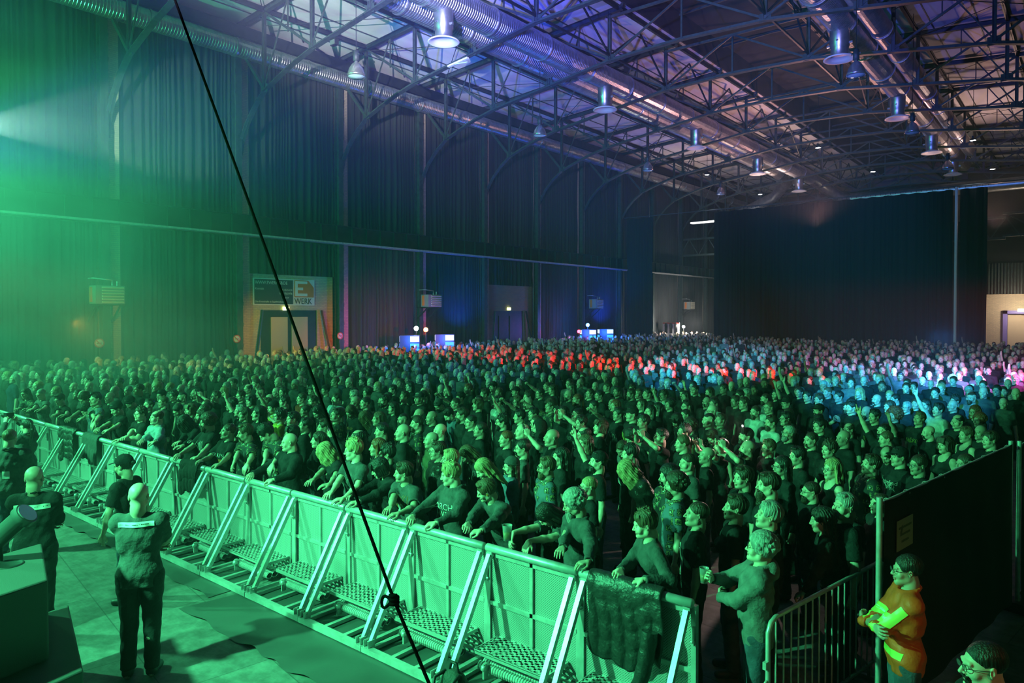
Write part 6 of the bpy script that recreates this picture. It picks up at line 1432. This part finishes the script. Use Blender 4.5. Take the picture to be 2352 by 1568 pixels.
for i, y in enumerate((11.85, 30.1, 48.6, 65.8)): t = h0 if i == 0 else copy_tree(h0); t.location = (WX + 1.0, y, 0); tag(t, hl[i], 'heater', 'unit heaters along the left wall')
# drink stands
mat('cool_header', (.5, .5, .5), emit=((.65, .75, 1), 1.3)); mat('cool_glass', (.05, .1, .2), emit=((.04, .42, 1), 1.5)); mat('can_dark', (.05, .2, .45), .3, emit=((.02, .1, .5), .4)); mat('cool_case', (.05, .05, .055), .4)
def fridge():
    t = empty('drink_fridge'); m = MB(); m.box2((-.35, -.6, .35), (.35, .5, 2.3)); m.ob('cabinet', M['cool_case'], t); m = MB(); m.box2((-.35, -.6, 0), (.35, .5, .35)); m.ob('plinth', M['black'], t)
    for ax in (0,):
        m = MB(); m.box2((.351, -.02, 1.95), (.37, .48, 2.26)); m.ob('header', M['cool_header'], t); m = MB(); m.box2((.351, -.02, .45), (.36, .48, 1.85)); g_ = m.ob('glass_door', M['cool_glass'], t)
        for z in (.75, 1.05, 1.35, 1.62):
            m = MB()
            for k in range(6): m.box((.372, .03 + k * .08, z), (.02, .05, .12))
            m.ob('shelf_row', M['can_dark'], t)
    m = MB(); m.box2((-.3, -.612, 1.95), (.3, -.602, 2.26)); m.ob('side_header', M['cool_header'], t); m = MB(); m.box2((-.3, -.612, .45), (.3, -.602, 1.85)); m.ob('side_glass', M['cool_glass'], t)
    for j in range(4): m = MB(); m.box((-.05 + .1 * j, -.615, .8 + .28 * j), (.3, .01, .08)); m.ob('label', M['orange'], t)
    return t
f0 = fridge(); fl_ = ['lit blue drinks fridge left of the orange lamp', 'lit blue drinks fridge with orange side letters, right of the orange lamp', 'lit blue drinks fridge beside the red lamp', 'lit blue drinks fridge right of the red lamp, near the curtain']
for i, (px, py) in enumerate(((943, 770), (1023, 770), (1352, 758), (1392, 756))):
    p = at(px, py, x=-29.5); t = f0 if i == 0 else copy_tree(f0); t.location = (-29.5, p.y, 0); t.rotation_euler = (0, 0, -.75); tag(t, fl_[i], 'fridge', 'lit drinks fridges at the bars')
    point('fridge_light', (-28.4, p.y - .9, 2.0), (.02, .12, 1.0), 330, .15)
def lamp_head(px, py, col, em, label, watts, x=-29.5):
    p = at(px, py, x=x); t = empty('stage_lamp', p); d = (Vector((0, 0, 3)) - p).normalized(); q = d.to_track_quat('Z', 'Y').to_matrix()
    m = MB(); m.lathe([(0, -.28), (.10, -.26), (.14, -.05), (.15, .0), (.13, .0), (.12, -.04)], n=18); m.v = [q @ Vector(v) for v in m.v]; m.ob('lamp_housing', M['black'], t)
    m = MB(); m.lathe([(0, -.03), (.125, -.02)], n=18); m.v = [q @ Vector(v) for v in m.v]; m.ob('lens', mat('lens_' + str(px), (1, 1, 1), emit=(col, em)), t)
    m = MB(); m.tube([(0, 0, -.12), (0, 0, -p.z)], .025, 8); m.ob('stand_pole', M['black'], t); m = MB(); m.beam((-.4, 0, -p.z + .02), (.4, 0, -p.z + .02), .04, .03); m.beam((0, -.4, -p.z + .02), (0, .4, -p.z + .02), .04, .03); m.ob('stand_foot', M['black'], t)
    tag(t, label, 'lamp'); point('stage_lamp_glow', p + d * .25, col, watts, .08)
lamp_head(956, 754, (.85, .95, 1), 14, 'white stage lamp on a stand over the left drinks fridge', 40)
lamp_head(978, 757, (1, .20, .01), 5, 'orange stage lamp on a stand right of the white one', 110)
lamp_head(1330, 761, (1, .01, .01), 5, 'red stage lamp on a stand in front of the second fridges', 90)
lamp_head(1350, 746, (.02, .22, 1), 6, 'blue stage lamp on a stand between the second fridges', 300)
lamp_head(1570, 750, (1, .97, .9), 18, 'bright white lamp low in the gap left of the black curtain', 300, -29.2)
t = empty('poster_board', (-31.3, 61, 0)); MB().box2((0, 0, 0), (1.7, .05, 2.65)).ob('board', M['white_paint'], t); m = MB()
for k in range(3): m.box((.35 + .5 * k, -.01, 2.0), (.3, .02, .7)); m.lathe([(0, .3), (.13, .22), (.15, 0), (.1, -.2), (0, -.25)], (.35 + .5 * k, -.02, 2.35), 12)
m.ob('dark_figures', M['black'], t); m = MB(); m.box2((0, -.02, 2.55), (1.7, -.005, 2.65)); m.ob('red_edge', M['sign_red'], t); tag(t, 'white board with dark figures and red edge, behind the crowd in the curtain gap', 'poster')
# ------------------------------------------------------------------ mixing desk riser and bar in the crowd
p = at(1640, 800, z=1.5); p = Vector((-15.2, 34.0, 0))
t = empty('mixing_desk', p); MB().box2((-1.5, -.45, 0), (1.5, .45, 1.35)).ob('desk_case', M['black'], t); m = MB(); m.box((0, -.05, 1.42), (2.4, .6, .08), 0, Matrix.Rotation(.2, 3, 'X')); m.ob('console', M['steel_dark'], t); m = MB(); m.box2((-.9, -.47, 1.5), (-.3, -.44, 1.85)); m.box2((.3, -.47, 1.5), (.9, -.44, 1.85)); m.ob('screen_back', M['black'], t); tag(t, 'black mixing desk standing inside the crowd', 'mixing desk')
t = empty('riser', (-15.2, 35.4, 0)); MB().box2((-1.6, -.75, 0), (1.6, .9, .45)).ob('deck', M['black'], t); tag(t, 'low black riser behind the mixing desk', 'riser')
for px, py, code, lb in ((1663, 770, 'bz g te g F', 'engineer with grey beard and grey T-shirt standing above the crowd at the mixing desk'), (1700, 778, 'sh k te k', 'engineer in black T-shirt beside the grey-bearded one on the riser')):
    d = parse(code); Pq = cached(('sk', ('s', False, False)), lambda: skeleton(**POSES['s'])); q = at(px, py, y=35.3); o = build_person(Pq, ('s', False, False), d, Vector((q.x, 35.3, .45)), face_rz(q.x, 35.3), 1.02, rngp); o['label'] = lb; o['category'] = 'person'
bq = at(2232, 900, z=1.35)
t = empty('bar_counter', (bq.x, bq.y, 0), -.5); MB().box2((-1.1, -.35, 0), (1.1, .35, 1.05)).ob('counter', M['white_paint'], t); MB().box2((-1.2, -.42, 1.05), (1.2, .42, 1.10)).ob('counter_top', M['black'], t); tag(t, 'small lit bar counter among the crowd with towers of cups', 'bar counter')
mat('cup_lit', (.8, .85, .9), .3)
rc = random.Random(9)
for i in range(12):
    m = MB(); h = rc.uniform(.2, .55); r_ = .045; pr = [(0, 0)]
    z = 0
    while z < h: pr += [(r_, z), (r_ * 1.08, z + .03), (r_, z + .034)]; z += .036
    pr += [(0, z)]; m.lathe(pr, n=12); o = m.ob('cup_tower', M['cup_lit']); o.location = (bq.x - .85 + (i % 6) * .3, bq.y + .10 - .17 * (i % 6) + (i // 6) * .2 + .1, 1.10); tag(o, 'tower of stacked pale cups on the bar, %s from its left end, %s row' % (ORD[i % 6].replace('nearest', 'place').replace('place', ['first', 'second', 'third', 'fourth', 'fifth', 'sixth'][i % 6], 1) if False else ['first', 'second', 'third', 'fourth', 'fifth', 'sixth'][i % 6], 'front' if i < 6 else 'rear'), 'cups', 'towers of stacked cups on the bar counter')
spot('bar_light', (bq.x - .6, bq.y - 1.2, 3.0), (bq.x - .8, bq.y + 3, 1.2), (.06, .35, 1), 2600, 100, .8, .1); spot('bar_light', (bq.x + 2.2, bq.y - .3, 3.0), (bq.x + .3, bq.y + 2.6, 1.2), (1, .08, .6), 2200, 100, .8, .1)
# ------------------------------------------------------------------ stage edge, rope, bag
c0 = Vector((-6.64, 2.07, 0)); e1 = Vector((-7.47, 2.05, 0)) - c0; e2 = Vector((-6.5, 1.7, 0)) - c0
u = Vector((-.93, .25, 0)).normalized(); v = Vector((.22, -.97, 0)).normalized()
def obox(name, c, u, v, lu, lv, z0, z1, mt, parent=None, bev=.02):
    m = MB(); b_ = [c, c + u * lu, c + u * lu + v * lv, c + v * lv]; m.add([(*q.xy, z0) for q in b_] + [(*q.xy, z1) for q in b_], [(3, 2, 1, 0), (4, 5, 6, 7), (0, 1, 5, 4), (1, 2, 6, 5), (2, 3, 7, 6), (3, 0, 4, 7)])
    o = m.ob(name, mt, parent); md = o.modifiers.new('edge', 'BEVEL'); md.width = bev; md.segments = 3; return o
mat('box_paint', (.06, .06, .06), .55, bump=(160, .5, (1, 1, 1), .004))
sp_ = obox('stage_speaker', c0, u, v, 1.15, .9, .68, 1.35, M['box_paint']); tag(sp_, 'dark speaker box with worn top, upper one at the bottom left corner', 'speaker')
sb_ = obox('stage_speaker', Vector((-6.28, 2.2, 0)), u, v, 1.6, 1.2, 0, .66, M['box_paint']); tag(sb_, 'wider dark speaker box under the upper one at the bottom left corner', 'speaker')
m = MB(); q = c0 + u * .75 + v * .3; m.lathe([(.0, 1.352), (.10, 1.353), (.11, 1.362), (.12, 1.353)], (q.x, q.y, 0), 24); m.ob('top_hat_socket', M['steel_dark'], sp_)
t = empty('spot_tube', at(62, 1178, y=2.1)); pA = Vector((0, 0, 0)); pB = at(-40, 1268, y=1.85) - t.location
m = MB(); m.tube([pA, pA + (pB - pA) * .12, pA + (pB - pA) * .13, pB], [.10, .105, .085, .085], 20); m.ob('tube_barrel', mat('barrel', (.10, .11, .11), .3, .3), t); m = MB(); dd = (pB - pA).normalized(); m.tube([pA - dd * .01, pA + dd * .02], [.085, .085], 20); m.ob('front_ring', M['bell_metal'], t)
m = MB(); mid = pB * .6; m.tube([mid, Vector((mid.x, mid.y, 1.35 - t.location.z))], .02, 8); m.ob('stand', M['black'], t); tag(t, 'dark tubular stage fixture pointing up over the speaker box, left edge', 'stage fixture')
A = at(402, 0, y=3); B = at(905, 1378, y=3.0); Cc = at(990, 1580, y=3.05); dr = (A - B).normalized(); top = B + dr * ((13.6 - B.z) / dr.z)
m = MB(); m.tube([top, A, B], .011, 8); bot = B + (Cc - B).normalized() * ((B.z - .05) / abs((Cc - B).normalized().z)); m.tube([B, bot], .011, 8)
rp = m.ob('rigging_rope', mat('rope_black', (.004, .004, .004), 1.0, spec=0.0)); tag(rp, 'thin black rope running steeply down across the whole view to the pit', 'rope')
m = MB(); kn = []
for i in range(60): a_ = i / 59 * 6 * PI; kn.append(B + Vector((.028 * math.cos(a_), .022 * math.sin(a_), -.04 + .08 * i / 59)))
m.tube(kn, .012, 7); lp = [B + Vector((-.02 - .10 * math.sin(t_ * PI) * 1.0, .0, -.01 - .07 * t_ * math.sin(t_ * PI * 1.0) - .05 * math.sin(2 * PI * t_))) for t_ in [i / 20 for i in range(21)]]; m.tube(lp, .010, 7); m.ob('knot', M['rope_black'], rp)
m = MB(); m.box((bot.x, bot.y, .02), (.2, .2, .05)); m.ob('floor_anchor', M['steel_dark'], rp)
bk = at(1128, 1545, z=.3); F = Field((-.2, -.16, 0), (.2, .16, .56), .012); F.ell((0, 0, .24), (.17, .12, .27), None, .03); F.cone((-.10, 0, .08), (.10, 0, .08), .11, .11, .05); F.ell((0, -.10, .18), (.12, .05, .13), None, .02); F.warp(folds(.006, 3)); F.half((0, 0, .01), (0, 0, -1))
vq = F.mesh(); bp_ = link('backpack', np_mesh('backpack', [(vq[0], vq[1], 0)], [mat('bag_cloth', (.035, .045, .04), .7, bump=(60, .4))])); bp_.location = (bk.x, 4.30, .02); tag(bp_, 'dark backpack lying in the pit against the barrier feet', 'backpack')
for s in (-1, 1): MB().tube([(s * .08, -.02, .48), (s * .10, -.13, .46), (s * .11, -.17, .25), (s * .08, -.15, .06)], .016, 6).ob('strap', M['black'], bp_)
m = MB(); m.tube([(-.05, 0, .49), (-.03, 0, .56), (.03, 0, .56), (.05, 0, .49)], .014, 6); m.ob('carry_handle', M['black'], bp_)
# floodlight and tube on the trusses
q = at(768, 88, y=YK(1) - .2); t = empty('floodlight', q); MB().box((0, 0, -.16), (.34, .18, .26)).ob('housing', M['black'], t); MB().box((.0, -.10, -.18), (.28, .02, .18)).ob('lamp_face', M['bell_metal'], t); MB().box((0, .1, .0), (.4, .3, .06)).ob('bracket', M['black'], t); tag(t, 'black floodlight fixed under the second truss arch', 'floodlight')
q = at(1052, 143, y=YK(2) - .15); t = empty('fluorescent_tube', q); MB().box((0, 0, 0), (1.25, .14, .08), 0, Matrix.Rotation(-.10, 3, 'Y')).ob('batten', M['white_paint'], t); MB().tube([(-.58, 0, -.005), (.58, 0, -.115)], .025, 8).ob('tube', M['bell_glass'], t); tag(t, 'white unlit fluorescent tube fixed to the truss arch beside the ducts', 'tube light')
# ------------------------------------------------------------------ haze filling the hall
def haze(name, lo, hi, density, aniso, label, hetero=False, noise=None):
    m = bpy.data.materials.new(name); m.use_nodes = True; nt = m.node_tree; nt.nodes.clear(); N = nt.nodes; L = nt.links; out = N.new('ShaderNodeOutputMaterial'); v = N.new('ShaderNodeVolumeScatter')
    v.inputs['Color'].default_value = (.9, .95, 1, 1); v.inputs['Density'].default_value = density; v.inputs['Anisotropy'].default_value = aniso; L.new(v.outputs[0], out.inputs['Volume'])
    if noise: noise(N, L, v)
    o = MB().box2(lo, hi).ob(name, m); return tag(o, label, 'haze', None, 'stuff')
haze('haze', (WX + .5, -5.5, .02), (4.3, 79.0, 17.0), 0.0017, .15, 'thin stage haze hanging in the whole hall')
def left_noise(N, L, v):
    g = N.new('ShaderNodeNewGeometry'); sp = N.new('ShaderNodeSeparateXYZ'); L.new(g.outputs['Position'], sp.inputs[0])
    def mr(src, a, b, lo=0, hi=1, t='SMOOTHSTEP'):
        m = N.new('ShaderNodeMapRange'); m.interpolation_type = t; m.inputs[1].default_value = a; m.inputs[2].default_value = b; m.inputs[3].default_value = lo; m.inputs[4].default_value = hi; L.new(src, m.inputs[0]); return m.outputs[0]
    def mul(a, b): m = N.new('ShaderNodeMath'); m.operation = 'MULTIPLY'; L.new(a, m.inputs[0]); L.new(b, m.inputs[1]); return m.outputs[0]
    fx = mr(sp.outputs[0], -30, -12.5, 1, 0); fy = mr(sp.outputs[1], 6, 18, 1, 0); fz = mr(sp.outputs[2], 7, 16, 1, .12)
    mp = N.new('ShaderNodeMapping'); mp.inputs['Scale'].default_value = (.5, .5, 1.1); L.new(g.outputs['Position'], mp.inputs[0])
    n = N.new('ShaderNodeTexNoise'); n.inputs['Scale'].default_value = .28; n.inputs['Detail'].default_value = 2; n.inputs['Distortion'].default_value = .6; L.new(mp.outputs[0], n.inputs[0])
    nn = mr(n.outputs[0], .32, .68, .25, 1.6, 'LINEAR'); d = mul(mul(fx, fy), mul(fz, nn)); k = N.new('ShaderNodeMath'); k.operation = 'MULTIPLY'; k.inputs[1].default_value = .062; L.new(d, k.inputs[0]); L.new(k.outputs[0], v.inputs['Density'])
haze('smoke', (WX + .55, .5, .05), (-12, 19, 16.6), .03, .1, 'thicker drifting smoke at the left, lit green by the stage', True, left_noise)
